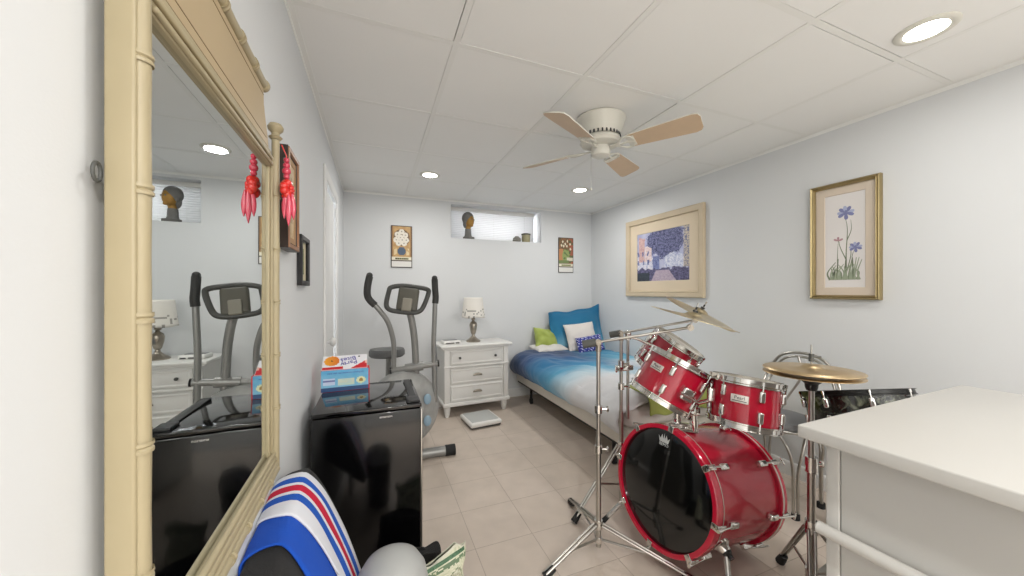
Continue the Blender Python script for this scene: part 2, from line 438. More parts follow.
for dy, dx, ln in ((0, .004, .09), (-.009, 0, .07), (.009, 0, .072)):
    mb = MB(OFF)
    P = []
    for j in range(9):
        t = j/8; w = .0085*math.sin(PI*min(1, t*.92+.06))**.8
        P.append([(ox+.008+dy*.9*(1+t*.4)+w*.9*math.cos(a), oy-.012-dx+.004*math.sin(a), 1.522-ln*t) for a in [2*PI*k/10 for k in range(10)]])
    mb.grid(P, closed_u=True); mb.build('leaf', PINK, orn)
# ------------------------------------------------------------ pictures
def paint_left(u, v):
    n = noise.noise(Vector((u*5, v*9, 2)))
    c = mixc(H('#cdb894'), H('#b59a72'), .5+n)
    if abs(u-.5+.1*math.sin(v*9)) < .22 and .2 < v < .85: c = mixc(c, H('#8f7a58'), .6+n)
    return c
def picture(name, label, loc, rz, w, h, prof, fm, fn, nx, ny, mats=(), pic='print', imgy=-.004, group=None):
    t = thing(name, label, 'picture', loc, (0, 0, rz), group)
    frame_loft(MB(), w, h, prof).build('frame', fm, t)
    inner = prof[-1][0]; w2, h2 = w-2*inner, h-2*inner
    for (nm, ins, y, m_) in mats:
        MB().box((-w2/2, y, -h2/2), (w2/2, -.001, h2/2)).build(nm, m_, t) if ins == 0 else None
        if ins: frame_loft(MB(), w2, h2, [(0, y), (ins, y), (ins+.0025, y+.003)]).build(nm, m_, t)
    ins = sum(m_[1] for m_ in mats if m_[1])
    raster(pic, w2-2*ins, h2-2*ins, nx, ny, fn, PRINT, t, y=imgy)
    return t
t = picture('framed_picture', 'tall picture in a dark and brown wooden box frame just beyond the mirror', (L+.002, 1.37, 1.55), PI/2, .165, .325,
        [(0, 0), (0, -.032), (.014, -.034), (.018, -.026), (.022, -.016)], DWOOD, paint_left, 12, 24, [('mat_board', .018, -.027, mat('brown_mat', '#a98660', .7))], imgy=-.025)
frame_loft(MB(), .161, .321, [(0, -.0325), (.001, -.0352), (.013, -.0352), (.0165, -.030)]).build('frame_face', MWOOD, t)
def paint_small(u, v):
    n = noise.noise(Vector((u*7, v*12, 5)))
    c = H('#d9cfae')
    if abs(u-.5) < .2 and .15 < v < .85: c = mixc(H('#8a8b53'), H('#4d5a34'), .5+n)
    return c
t = picture('framed_picture', 'small narrow botanical picture in a black frame, left wall next to the door', (L+.002, 1.695, 1.375), PI/2, .185, .205,
        [(0, 0), (0, -.016), (.003, -.018), (.018, -.018), (.021, -.012)], BLACKP, paint_small, 20, 24)
# street scene print (generic daubs) on the right wall
def street(u, v):
    d = noise.noise(Vector((u*26, v*26, 1)))*.6+noise.noise(Vector((u*70, v*70, 4)))*.9
    d2 = noise.noise(Vector((u*9, v*9, 7)))
    sky = mixc(H('#c3c4d8'), H('#a6aad0'), .5+d2)
    c = sky
    tree = ((u-.56)/.36)**2+((v-.78)/.33)**2+d2*.5+d*.5
    if tree < 1: c = mixc(H('#7c7fa6'), H('#34385f'), .5+d*1.4)
    n3 = noise.noise(Vector((u*14, v*9, 11)))
    if .24 < v < .52+.10*n3 and u < .42: c = mixc(H('#e4e0e6'), H('#9aa6cc'), .3+d*1.1)
    if .04 < u < .16+.02*n3 and .4 < v < .90+.05*d2: c = mixc(H('#d8b9b4'), H('#b98b8e'), .35+d*.9)
    if .16 <= u < .31 and .4 < v < .72-.5*abs(u-.22)+.04*d2: c = mixc(H('#e8dcdd'), H('#c8a3a0'), .35+d*.9)
    if u < .36 and .3 < v < .66 and math.sin(u*62+d2*2) > .62 and math.sin(v*36) > -.2: c = mixc(H('#8187b0'), H('#59608f'), .5+d)
    if .34 < u < .46 and .22 < v < .5: c = mixc(H('#8992bd'), H('#4f588a'), .5+d)
    if .56 < u < .95 and .26 < v < .54-.3*abs(u-.74)+.08*n3: c = mixc(H('#e1e2ec'), H('#8f9bc6'), .35+d*1.1)
    if u > .9 and v > .25: c = mixc(H('#5f6a8f'), H('#d8c9b4'), .5+d*1.3)
    if v < .25+.05*n3: c = mixc(H('#77749a'), H('#3a3654'), .5+d)
    if v < .22 and abs(u-.52-.1*(.2-v)) < .12+.55*(.22-v): c = mixc(H('#a898ad'), H('#c2b3bf'), .5+d)
    if v < .18 and u < .26: c = mixc(H('#3f4a55'), H('#2c3340'), .5+d)
    return c
picture('framed_picture', 'wide framed street scene print with blue trees above the bed', (R-.002, 2.662, 1.598), -PI/2, .985, .815,
        [(0, 0), (0, -.028), (.010, -.034), (.045, -.026), (.05, -.03), (.056, -.022), (.058, -.012)], GOLDP, street, 110, 84, [('mat_board', .10, -.010, MATB)], imgy=-.005)
t = picture('framed_picture', 'tall gold framed botanical print of blue irises on the right wall', (R-.002, 1.222, 1.552), -PI/2, .336, .705,
        [(0, 0), (0, -.026), (.006, -.034), (.014, -.028), (.018, -.032), (.023, -.022), (.026, -.014)], GOLD, lambda u, v: H('#dedad8'), 2, 2, [('mat_board', .044, -.010, MATP)], imgy=-.006)
IRB = [mat('iris_blue', '#a7aecb', .8), mat('iris_violet', '#7c80a9', .8), mat('iris_stem', '#77816a', .8), mat('iris_leaf', '#96a08a', .8), mat('iris_bud', '#b08c92', .8)]
mb = MB()
def petal(cx, cz, a, ln, w, mi, dy):
    mb.mi = mi; c, s = math.cos(a), math.sin(a); P = []
    for k in range(12):
        q = 2*PI*k/12; x = ln*(.5+.5*math.cos(q)); z = w*math.sin(q)*(.7+.3*math.cos(q)); P.append((cx+x*c-z*s, cz+x*s+z*c))
    mb.prism(P, -.0063-dy, -.006)
def stroke(pts, w, mi, dy=0.):
    mb.mi = mi
    q = cat_rom([(x, 0, z) for x, z in pts], 6); l, r = [], []
    for i, p in enumerate(q):
        d = (q[min(i+1, len(q)-1)]-q[max(i-1, 0)]).normalized(); k = w*(1-.75*i/len(q))
        l.append((p.x-d.z*k, p.z+d.x*k)); r.append((p.x+d.z*k, p.z-d.x*k))
    for i in range(len(q)-1): mb.prism([l[i], l[i+1], r[i+1], r[i]], -.0063-dy, -.006)
stroke([(.01, -.23), (.008, -.08), (.014, .06), (.004, .14)], .0035, 2); stroke([(-.03, -.23), (-.034, -.1), (-.03, .0)], .0025, 2); stroke([(.04, -.2), (.036, -.1), (.05, -.05)], .0025, 2); stroke([(.012, 0), (.032, .06), (.03, .12)], .0025, 2); stroke([(.01, -.12), (-.02, -.04), (-.03, .02)], .003, 2); stroke([(.008, -.2), (.03, -.09), (.026, -.02)], .003, 2)
for k in range(24):
    x = -.072+.0062*k; stroke([(x, -.235), (x+random.uniform(-.012, .012), -.19), (x+random.uniform(-.03, .03), -.15+random.uniform(-.03, .05))], .0055, 3 if k % 3 else 2, .0001*(k % 3))
for (cx, cz, s) in ((.006, .165, 1.), (.052, -.045, .75)):
    for a in (.2, 1.0, 1.7, 2.4, 3.1, -.4, -2.6, -1.5): petal(cx, cz, a, .042*s, .013*s, 0 if math.sin(5*a) > -.2 else 1, .0002+.0001*(int(a*3) % 3))
    petal(cx, cz-.004, 1.57, .02*s, .008*s, 1, .0006)
for a in (.5, 1.6, 2.6): petal(-.03, .0, a, .026, .008, 4, .0002)
mb.build('iris_drawing', IRB, t)
# the two flower panels on the back wall
def panel(kind):
    fl = [(.5, .86), (.3, .79), (.68, .78), (.24, .66), (.45, .72), (.72, .66), (.36, .58), (.62, .58), (.52, .66)]
    def fn(u, v):
        if v < .015 or v > .985 or u < .04 or u > .96: return H('#3c3630')
        if v < .155: return H('#e0dfdb')
        if v < .175: return H('#54483a')
        if v < .24:
            e = abs(v-.207) < .016 and .2 < u < .84
            return H('#e6dfc6') if not e else (H('#5a4e2c') if kind == 0 and math.sin(u*60) > -.2 else H('#8a8f48'))
        if v < .262: return H('#d9cda0') if kind == 0 else H('#c3c79a')
        n = noise.noise(Vector((u*6, v*14, kind*3)))
        if kind == 0:
            c = mixc(H('#d2a24c'), H('#c08d3c'), .5+n)
            if u < .09 or u > .91: c = H('#9a6a2f')
            if abs((u-.5)/.40)**2+((v-.72)/.2)**2 < 1: c = H('#7d5b31')
            if .3 < v < .48 and abs(u-.5) < .11+.09*math.sin((v-.3)/.18*PI): c = H('#46607f')
            if .3 < v < .46 and (abs(u-.22) < .07 or abs(u-.79) < .07) and n > -.25: c = H('#e3c98c')
            for (a, b) in fl:
                d = math.hypot((u-a), (v-b)*2.05)
                if d < .135: c = H('#e5dfd0')
                if d < .03: c = H('#8f8a80')
        else:
            c = mixc(H('#6c5a34'), H('#97602f'), .5+n*1.3)
            if u < .3 and .3 < v < .68: c = H('#cc7f36')
            if u > .72: c = H('#b4552e') if n > -.1 else H('#5c6a34')
            if .3 < v < .66 and abs(u-.5) < .15+.1*math.sin((v-.3)/.36*PI): c = H('#8ea64a') if n > -.2 else H('#5f7f3c')
            if .34 < v < .43 and u > .55: c = H('#d7d2ba')
            if .27 < v < .35 and u < .7: c = H('#6f8a3f')
            for (a, b) in ((.28, .88), (.45, .82), (.6, .9), (.34, .76), (.78, .82), (.8, .68), (.56, .76), (.2, .78)):
                if abs(math.sin((u-a)*20))*.04+math.hypot(u-a, (v-b)*2) < .085: c = H('#e7dfc0')
        return c
    def fd(u, v):
        c = fn(u, v); g = .3*c[0]+.6*c[1]+.1*c[2]; return mixc(c, (g*1.06, g, g*.92), .28)
    return fd
for k, (x, lb, z0) in enumerate(((.266, 'narrow yellow wall panel of white flowers in a blue vase', 1.716), (2.241, 'narrow wall panel of white flowers in a green vase, above the bed pillows', 1.70))):
    t = thing('flower_panel', lb, 'wall art', (x, B-.002, z0), group='flower panels on the back wall')
    MB().box((-.107, -.008, -.22), (.107, 0, .22), .002).build('board', DWOOD, t)
    raster('printed_face', .21, .436, 36, 74, panel(k), PRINT, t, y=-.0085)
# ------------------------------------------------------------ sill ornaments
bz = WZ0
bu = thing('bust_sculpture', 'bronze and grey bust of a head on the window sill', 'sculpture', (1.0, B+.046, bz), (0, 0, math.radians(-58))); bu.scale = (.9, .9, .97)
BRZ = mat('bust_gold', '#a07a3e', .35, .6, var=(18, .25)); STN = mat('bust_grey', '#6d6c69', .6, var=(25, .2), bump=(60, .5))
mb = MB(); mb.box((-.05, -.055, 0), (.055, .055, .03), .008); mb.lathe([(.05, .03), (.043, .05), (.04, .10), (.038, .12)], (-.008, 0, 0), n=20); mb.build('plinth', STN, bu)
mb = MB(); mb.tube(cat_rom([(-.01, 0, .08), (-.005, 0, .125), (.004, 0, .165)], 5), [.036]*3+[.034]*3+[.033]*5, 16)
mb.sph((.02, 0, .215), .062, (.95, .86, 1.25), 24, 16); mb.sph((.073, 0, .205), .012, (1.1, .8, 1.6), 10, 8); mb.sph((.07, 0, .178), .010, (.8, 1.7, .7), 10, 8); mb.sph((.058, 0, .155), .018, (1, 1, .8), 12, 8)
for s in (-1, 1): mb.sph((.066, s*.024, .226), .010, (.7, 1.4, .7), 10, 8)
mb.build('face', BRZ, bu, mods=[('REMESH', dict(mode='VOXEL', voxel_size=.005, use_smooth_shade=True)), ('SMOOTH', dict(iterations=3))])
for s in (-1, 1): MB().sph((.0735, s*.024, .224), .0085, (.6, 1.3, .8), 10, 8).build('eye', STN, bu)
mb = MB(); mb.sph((-.012, 0, .248), .076, (1.02, .98, 1.0), 26, 18); mb.sph((-.035, 0, .185), .05, (.75, 1.1, 1.2), 18, 12)
for s in (-1, 1): mb.sph((.0, s*.058, .2), .016, (1, .6, 1.6), 10, 8)
mb.build('hair', STN, bu, mods=[('REMESH', dict(mode='VOXEL', voxel_size=.006, use_smooth_shade=True)), ('SMOOTH', dict(iterations=3))])
jr = thing('small_jar', 'small grey and gold jar with a dark lid on the window sill', 'jar', (1.72, B+.055, bz))
MB().lathe([(0, 0), (.046, 0), (.05, .008), (.052, .05), (.05, .085), (.05, .09), (0, .09)], n=28).build('body', mat('jar_body', '#9c9675', .45, var=(30, .25)), jr)
MB().lathe([(0, .115), (.03, .112), (.056, .105), (.056, .09), (0, .09)], n=28).build('lid', mat('jar_lid', '#4d4b44', .5), jr)
t = tag(MB().lathe([(0, 0), (.04, 0), (.052, .018), (.045, .048), (.026, .062), (.024, .068), (0, .066)], n=26).build('small_pot', mat('pot_dark', '#77746b', .5, var=(25, .2))), 'small round grey pot beside the lidded jar on the window sill', 'pot'); t.location = (1.60, B+.055, bz)
# ------------------------------------------------------------ ceiling fan
FX, FY = 1.241, 1.731
fan = thing('ceiling_fan', 'white flush mount ceiling fan with tan wooden blades', 'ceiling fan', (FX, FY, HT))
MB().lathe([(.0, .0), (.143, 0), (.146, -.008), (.139, -.02), (.122, -.075), (.106, -.11), (.0, -.11)], n=44).build('canopy', FANW, fan)
MB().lathe([(.0, -.108), (.09, -.108), (.112, -.118), (.118, -.135), (.108, -.15), (.085, -.157), (.06, -.16), (0, -.16)], n=44).build('motor_housing', FANW, fan)
mb = MB()
for k in range(30):
    a = 2*PI*k/30; c, s = math.cos(a), math.sin(a)
    mb.M = Matrix.Rotation(a, 4, 'Z') @ Matrix.Translation((.1085, 0, -.098)) @ Matrix.Rotation(math.radians(-14), 4, 'Y')
    mb.box((-.001, -.0042, -.016), (.0045, .0042, .014))
mb.build('vent_slot', BLACKP, fan)
MB().lathe([(0, -.158), (.052, -.158), (.056, -.166), (.056, -.196), (.05, -.212), (.03, -.222), (0, -.225)], n=36).build('switch_housing', FANW, fan)
for ang in (-60, 31, 121, 210):
    RM = Matrix.Rotation(math.radians(ang), 4, 'Z') @ Matrix.Translation((0, 0, -.168)) @ Matrix.Rotation(math.radians(-17), 4, 'X')
    mb = MB(M=RM); out = [(.165, -.052), (.165, .052)]
    pl = [(.165, -.05), (.50, -.068), (.525, -.06), (.535, -.04), (.535, .04), (.525, .06), (.50, .068), (.165, .05)]
    A = [mb.v((x, y, -.003)) for x, y in pl]; Bv = [mb.v((x, y, .003)) for x, y in pl]
    mb.f(A[::-1])
    mb.mi = 1; mb.f(Bv)
    for i in range(len(pl)): mb.f([A[i], A[(i+1) % len(pl)], Bv[(i+1) % len(pl)], Bv[i]])
    bl_ = mb.build('blade', [TAN, FANW], fan)
    mb = MB(M=RM)
    mb.box((.06, -.012, -.012), (.12, .012, -.002), .003)
    for s in (-1, 1): mb.tube(cat_rom([(.1, s*.006, -.008), (.13, s*.03, -.007), (.155, s*.045, -.006), (.185, s*.04, -.006), (.2, s*.012, -.006)], 5), .005, 8)
    mb.tube([(.11, 0, -.008), (.2, 0, -.006)], .005, 8); mb.box((.165, -.04, -.0075), (.205, .04, -.003), .002)
    mb.build('blade_iron', FANW, bl_)
mb = MB(); mb.cyl((-.045, .03, -.20), (-.045, .03, -.40), .0011, n=6)
pc = mb.build('pull_chain', STEEL, fan); MB().sph((-.045, .03, -.405), .006, (1, 1, 1.5)).build('chain_pull', FANW, pc)
# ------------------------------------------------------------ fridge and carton
fx0, fx1, fy0, fy1, fz = -.243, .198, 1.634, 2.10, .74
fr = thing('mini_fridge', 'glossy black mini fridge standing against the left wall', 'fridge', ((fx0+fx1)/2, (fy0+fy1)/2, 0)); OFF = fr.location
MB(OFF).box((fx0, fy0+.058, .012), (fx1, fy1, fz-.014), .006).build('body', mat('fridge_side', '#5b5853', .35, .3), fr)
MB(OFF).box((fx0-.002, fy0-.001, fz-.018), (fx1+.002, fy1, fz), .004).build('top', GLOSSB, fr)
dd = MB(OFF).box((fx0, fy0, .03), (fx1, fy0+.048, fz-.021), .006).build('door', mat('gloss_black_door', '#050506', .13, coat=.15), fr)
MB(OFF).box((fx0+.004, fy0+.047, .035), (fx1-.004, fy0+.06, fz-.02)).build('door_gasket', GREYD, fr)
MB(OFF).box((fx1-.003, fy0+.004, .05), (fx1+.006, fy0+.040, fz-.03), .002).build('door_edge_trim', STEEL, dd)
MB(OFF).box((fx1-.045, fy0+.06, fz), (fx1-.012, fy1-.02, fz+.006), .002).box((fx1-.06, fy0+.02, fz-.001), (fx1-.005, fy0+.09, fz+.013), .004).build('hinge_cover', BLACKP, fr)
for x in (fx0+.04, fx1-.04):
    for y in (fy0+.09, fy1-.05): MB(OFF).cyl((x, y, 0), (x, y, .014), .016).build('foot', RUBBER, fr)
text('logo_text', 'emerson', .015, mat('logo_silver', '#c8c8c8', .3, .8), dd, axes((fx0+.29-OFF.x, fy0-.0005-OFF.y, fz-.042), (1, 0, 0), (0, 0, 1), (0, -1, 0)))
cb = thing('snack_carton', 'blue and red snack carton with an orange cookie picture on the black fridge', 'box', (-.137, 1.98, fz), (0, 0, math.radians(2))); cb.scale = (.927, .927, .927)
def front(u, v):
    n = noise.noise(Vector((u*8, v*5, 3)))
    if u > .985: return H('#c92a2f')
    if v < .2: return H('#33517c')
    c = mixc(H('#8cc4dd'), H('#5ca9d3'), v+n*.3)
    if .03 < u < .28 and .3 < v < .6: c = H('#c4cfe6') if not (abs(v-.5) < .03) else H('#6a73a8')
    if .33 < u < .68 and .28 < v < .58: c = mixc(H('#b9d3cf'), H('#d7d9bd'), .5+n)
    d = ((u-.82)/.095)**2+((v-.45)/.17)**2
    if d < 1: c = H('#dfe1b4')
    if d < .2: c = H('#a07f3d')
    return c
MB().box((-.122, 0, 0), (.122, .07, .118), .001).build('carton_body', mat('carton_side', '#c92a2f', .5), cb)
raster('front_print', .242, .116, 50, 26, front, PRINTG, cb, y=-.0006, cz=.059)
def lid(u, v):
    if v < .2 and u < .46: return H('#c3202a')
    if u > .62 and v < (u-.62)*1.5: return H('#c9252f') if u < .96 or v < .3 else H('#e9b3a2')
    d = ((u-.2)/.17)**2+((v-.62)/.36)**2
    if d < .02: return H('#4a2c12')
    if d < 1: return mixc(H('#f0a92a'), H('#d9772a'), u*3)
    if abs(u-.82)+abs(v-.86)*.5 < .035 or abs(u-.47)+abs(v-.36)*.5 < .03: return H('#26303a')
    return H('#e6e6ea')
LM = Matrix.Translation((-.004, .002, .119)) @ Matrix.Rotation(math.radians(-55), 4, 'X') @ Matrix.Diagonal((.95, 1, .92, 1))
lidp = raster('lid_print', .236, .112, 44, 22, lid, PRINTG, cb, y=-.001, cz=.058); lidp.matrix_local = LM
mb = MB(M=LM); mb.box((-.12, 0, 0), (.12, .002, .116)); mb.build('lid', mat('carton_white', '#e6e6ea', .5), cb)
PUR = mat('carton_lettering', '#3a2f9a', .5)
for s, z, x in (('Party', .048, .02), ('Bites', .082, .016)):
    ca, sa = math.cos(math.radians(192)), math.sin(math.radians(192))
    text('carton_text', s, .044, PUR, cb, LM @ axes((x, -.0018, z), (ca, 0, sa), (-sa, 0, ca), (0, -1, 0)))
text('carton_text', 'made with real cheese and whole grain', .0115, PUR, cb, axes((0, -.0012, .100), (1, 0, 0), (0, 0, 1), (0, -1, 0)))
# ------------------------------------------------------------ elliptical machine
ex, ey = .2, 2.78
el = thing('elliptical_trainer', 'grey elliptical exercise machine with seat behind the mini fridge', 'exercise machine', (ex, ey, 0)); OFF = (ex, ey, 0)
MB(OFF).cyl((-.06, 2.68, .038), (.50, 2.66, .038), .036, n=24).build('front_stabilizer', GREYP, el)
for a, b in (((.50, 2.66, .038), (.575, 2.657, .038)), ((-.06, 2.68, .038), (-.13, 2.682, .038))): MB(OFF).cyl(a, b, .04, n=24).build('end_cap', RUBBER, el)
MB(OFF).cyl((-.08, 3.42, .038), (.42, 3.42, .038), .032, n=20).build('rear_stabilizer', GREYP, el)
MB(OFF).box((.17, 2.66, .05), (.23, 3.42, .11), .01).build('base_beam', GREYP, el)
mb = MB(OFF)
prof = [(0, -.11), (.12, -.11), (.22, -.095), (.275, -.05), (.285, 0), (.275, .05), (.22, .095), (.12, .11), (0, .11)]
mb.lathe(prof, (.2, 2.74, .37), (.18, -1, 0), 44, sx=.94)
sh = mb.build('flywheel_shroud', mat('shroud_grey', '#a3a4a2', .35, .2, var=(20, .22), bump=(25, .25)), el)
for z in (.45, .29):
    mb = MB(OFF); mb.sph((.365, 2.638, z), .04, (.7, .2, 1)); mb.build('shroud_badge', mat('shroud_blue', '#8fa9bb', .4), sh)
mb = MB(OFF); mb.tube(cat_rom([(.295, 2.74, .52), (.292, 2.74, .70), (.282, 2.735, .88), (.262, 2.725, 1.02), (.236, 2.715, 1.12)], 7), .0255, 20); mb.build('mast', GREYP, el)
mb = MB(OFF); mb.cyl((.115, 2.76, .655), (.455, 2.72, .692), .022, n=18); mb.cyl((.215, 2.748, .666), (.345, 2.733, .680), .034, n=20); mb.build('crossbar', GREYP, el)
for a, b in (((.107, 2.761, .654), (.118, 2.76, .655)), ((.452, 2.72, .692), (.463, 2.719, .693))): MB(OFF).cyl(a, b, .025, n=18).build('end_cap', RUBBER, el)
mb = MB(OFF); hp = cat_rom([(-.014, 2.72, 1.165), (.03, 2.72, 1.115), (.088, 2.73, 1.03), (.125, 2.745, .91), (.136, 2.757, .80), (.133, 2.757, .675), (.13, 2.75, .42)], 6); mb.tube(hp, .0185, 16); h1 = mb.build('handlebar', GREYP, el)
mb = MB(OFF); mb.tube(cat_rom([(-.033, 2.72, 1.355), (-.046, 2.72, 1.285), (-.048, 2.72, 1.225), (-.032, 2.72, 1.185), (.004, 2.72, 1.146)], 6), .0245, 16); mb.sph((-.033, 2.72, 1.362), .022); mb.build('grip', GRIPM, h1)
mb = MB(OFF); mb.tube(cat_rom([(.434, 2.72, 1.18), (.43, 2.72, 1.05), (.424, 2.72, .9), (.424, 2.72, .76), (.43, 2.72, .5), (.435, 2.72, .4)], 6), .0185, 16); h2 = mb.build('handlebar', GREYP, el)
mb = MB(OFF); mb.tube(cat_rom([(.430, 2.72, 1.34), (.434, 2.72, 1.26), (.438, 2.72, 1.2), (.434, 2.72, 1.155)], 6), .0245, 16); mb.sph((.43, 2.72, 1.347), .022); mb.build('grip', GRIPM, h2)
CM = Matrix.Translation((.232, 2.70, 1.195)) @ Matrix.Rotation(math.radians(-6), 4, 'Z') @ Matrix.Rotation(math.radians(-24), 4, 'X') @ Matrix.Rotation(math.radians(7), 4, 'Y')
cn = MB(OFF, CM).box((-.075, -.02, -.10), (.075, .03, .085), .02).build('console', mat('console_grey', '#5d5b52', .5), el)
MB(OFF, CM).box((-.035, -.034, -.11), (.035, -.015, -.01), .008).build('console_bracket', mat('bracket_grey', '#8e8a7e', .5), cn)
lp = cat_rom([(-.13, 0, .075), (-.05, 0, .098), (.06, 0, .098), (.128, 0, .09), (.142, 0, .06), (.118, .0, -.05), (.09, 0, -.095), (.03, 0, -.11), (-.06, 0, -.11), (-.12, 0, -.10), (-.145, 0, -.06), (-.142, 0, .04)], 5, True)
MB(OFF, CM).tube(lp, .0175, 12, closed=True).build('pulse_handle', DGREY, cn)
MB(OFF, CM).box((-.06, .03, -.03), (.06, .033, .065), .001).build('display', BLACKP, cn)
MB(OFF).cyl((.11, 3.16, .5), (.115, 3.15, .70), .024, n=16).cyl((.19, 3.2, .1), (.11, 3.16, .5), .03, n=16).build('seat_post', GREYP, el)
mb = MB(OFF); P = []
for (k, zz) in ((0, .695), (.9, .692), (1., .705), (1., .74), (.93, .758), (0, .766)):
    P.append([(.10+.145*k*math.cos(a)*(1+.12*math.sin(a)), 3.16+.12*k*math.sin(a), zz) for a in [2*PI*i/32 for i in range(32)]])
mb.grid(P, closed_u=True); mb.build('seat', mat('seat_vinyl', '#5c5d5c', .45), el)
for s, zz in ((-1, .3), (1, .42)):
    x = .2+s*.17
    MB(OFF).box((x-.05, 2.95, zz), (x+.05, 3.27, zz+.03), .01).build('pedal', BLACKP, el)
    MB(OFF).cyl((x, 2.74, zz-.02 if s < 0 else .37), (x, 3.1, zz), .018, n=14).build('pedal_arm', GREYP, el)
# ------------------------------------------------------------ nightstand + lamp + device
ns = thing('nightstand', 'white three drawer nightstand against the back wall', 'nightstand', (.968, 3.628, 0), (0, 0, math.radians(3)))
NW, ND = .335, .17
MB().box((-NW, -ND, .13), (NW, ND, .675), .003).build('body', WHITE, ns)
mb = MB(); mb.box((-NW-.045, -ND-.035, .685), (NW+.045, ND+.015, .71), .006); mb.box((-NW-.025, -ND-.02, .668), (NW+.025, ND+.005, .686), .005); mb.build('top', WHITE, ns)
mb = MB()
for s in (-1, 1): mb.box((s*NW-s*.045, -ND-.012, .13), (s*NW+s*.006, -ND+.03, .668), .003)
mb.box((-NW-.012, -ND-.02, .487), (NW+.012, -ND+.004, .505), .004); mb.box((-NW-.018, -ND-.024, .105), (NW+.018, ND, .14), .006)
mb.build('moulding', WHITE, ns)
for z0, z1, nb in ((.515, .655, 2), (.325, .475, 1), (.155, .310, 1)):
    mb = MB(); mb.box((-NW+.055, -ND-.012, z0), (NW-.055, -ND+.01, z1), .003)
    mb.M = Matrix.Translation((0, -ND-.012, (z0+z1)/2)); frame_loft(mb, 2*NW-.12, z1-z0-.012, [(0, 0), (.004, -.004), (.012, -.004), (.018, 0)])
    dw = mb.build('drawer', WHITE, ns)
    if nb == 2:
        for x in (-.19, .19): MB().lathe([(0, 0), (.007, 0), (.006, .012), (.013, .02), (.012, .027), (0, .03)], (x, -ND-.012, (z0+z1)/2), (0, -1, 0), 16).build('knob', DGREY, dw)
    else:
        mb = MB(); c = Vector((0, -ND-.014, (z0+z1)/2)); rows = []
        for j in range(7):
            ph = PI/2*j/6
            rows.append([c+Vector((.05*math.cos(a)*math.cos(ph*.0+0), -.024*math.sin(ph)*max(0, math.sin(a))**.5, -.004+.024*math.sin(a)*math.cos(ph*.75))) for a in [PI*k/14 for k in range(15)]])
        mb.grid(rows); mb.tube([c+Vector((x, -.001, -.006)) for x in (-.046, .046)], .003, 8); mb.build('cup_pull', PEWTER, dw, mods=[('SOLIDIFY', dict(thickness=.002))])
for sx in (-1, 1):
    for sy in (-1, 1):
        MB().lathe([(0, 0), (.020, 0), (.026, .02), (.031, .06), (.034, .085), (.028, .098), (.034, .108), (.034, .12), (0, .12)], (sx*(NW-.03), sy*(ND-.03)-.006*(sy < 0), 0), n=20).build('foot', WHITE, ns)
la = thing('table_lamp', 'pewter table lamp with cream patterned shade on the nightstand', 'lamp', (.985, 3.64, .71))
MB().lathe([(0, 0), (.075, 0), (.078, .008), (.066, .018), (.05, .03), (.03, .045), (.018, .06), (.016, .075), (.026, .09), (.036, .13), (.042, .175), (.036, .2), (.018, .215), (.013, .225), (.024, .24), (.018, .25), (.008, .255), (.008, .30), (0, .30)], n=32).build('base', PEWTER, la)
def shadecol(u, v):
    n = noise.noise(Vector((math.cos(u*2*PI)*7, math.sin(u*2*PI)*7, v*12))); c = H('#e8e4dc')
    if v < .42 and n > .25: c = H('#a5a29b')
    return c
mb = MB(); n = 44; P = []; C = []
for j in range(15):
    t = j/14; r = .125-.025*t**.8; z = .265+.205*t
    P.append([(r*math.cos(2*PI*i/n), r*math.sin(2*PI*i/n), z-(.010*abs(math.sin(4*PI*i/n)) if j == 0 else 0)) for i in range(n)])
    C.append([shadecol(i/n, t) for i in range(n)])
mb.grid(P, C, closed_u=True)
mb.build('lamp_shade', colmat('lamp_shade_fabric', .85), la, mods=[('SOLIDIFY', dict(thickness=.002))])
mb = MB(); mb.cyl((0, 0, .30), (0, 0, .455), .003, n=8)
for a in (0, PI*2/3, PI*4/3): mb.tube([(0, 0, .45), (.101*math.cos(a), .101*math.sin(a), .452)], .002, 6)
mb.build('shade_holder', STEEL, la); MB().sph((0, 0, .335), .028, (1, 1, 1.3)).build('bulb', PWHITE, la)
dv = thing('clock_radio', 'flat white device with grey panel on the nightstand', 'device', (.725, 3.57, .71), (0, 0, math.radians(8)))
MB().box((-.09, -.06, .0), (.09, .06, .035), .01).build('body', WHITE, dv)
MB().box((-.07, -.015, .034), (.07, .05, .0385), .002).build('panel', mat('panel_grey', '#6d6e70', .3), dv)
MB().box((-.07, -.061, .008), (.02, -.0595, .018)).box((.035, -.061, .008), (.075, -.0595, .018)).build('slot', BLACKP, dv)
sc = thing('bathroom_scale', 'white bathroom scale with grey platform on the tile floor', 'scale', (.938, 3.205, 0), (0, 0, math.radians(6))); sc.scale = (1.14, 1.10, 1.25)
MB().box((-.135, -.14, .014), (.135, .14, .048), .014).build('body', WHITE, sc)
MB().box((-.128, -.133, .004), (.128, .133, .022), .008).build('base', DGREY, sc)
MB().box((-.115, -.115, .046), (.115, .125, .051), .003).build('platform', mat('scale_platform', '#b9bbb8', .6, bump=(200, .2)), sc)
for x in (-.1, .1):
    for y in (-.1, .1): MB().cyl((x, y, 0), (x, y, .006), .014, n=14).build('foot', RUBBER, sc)
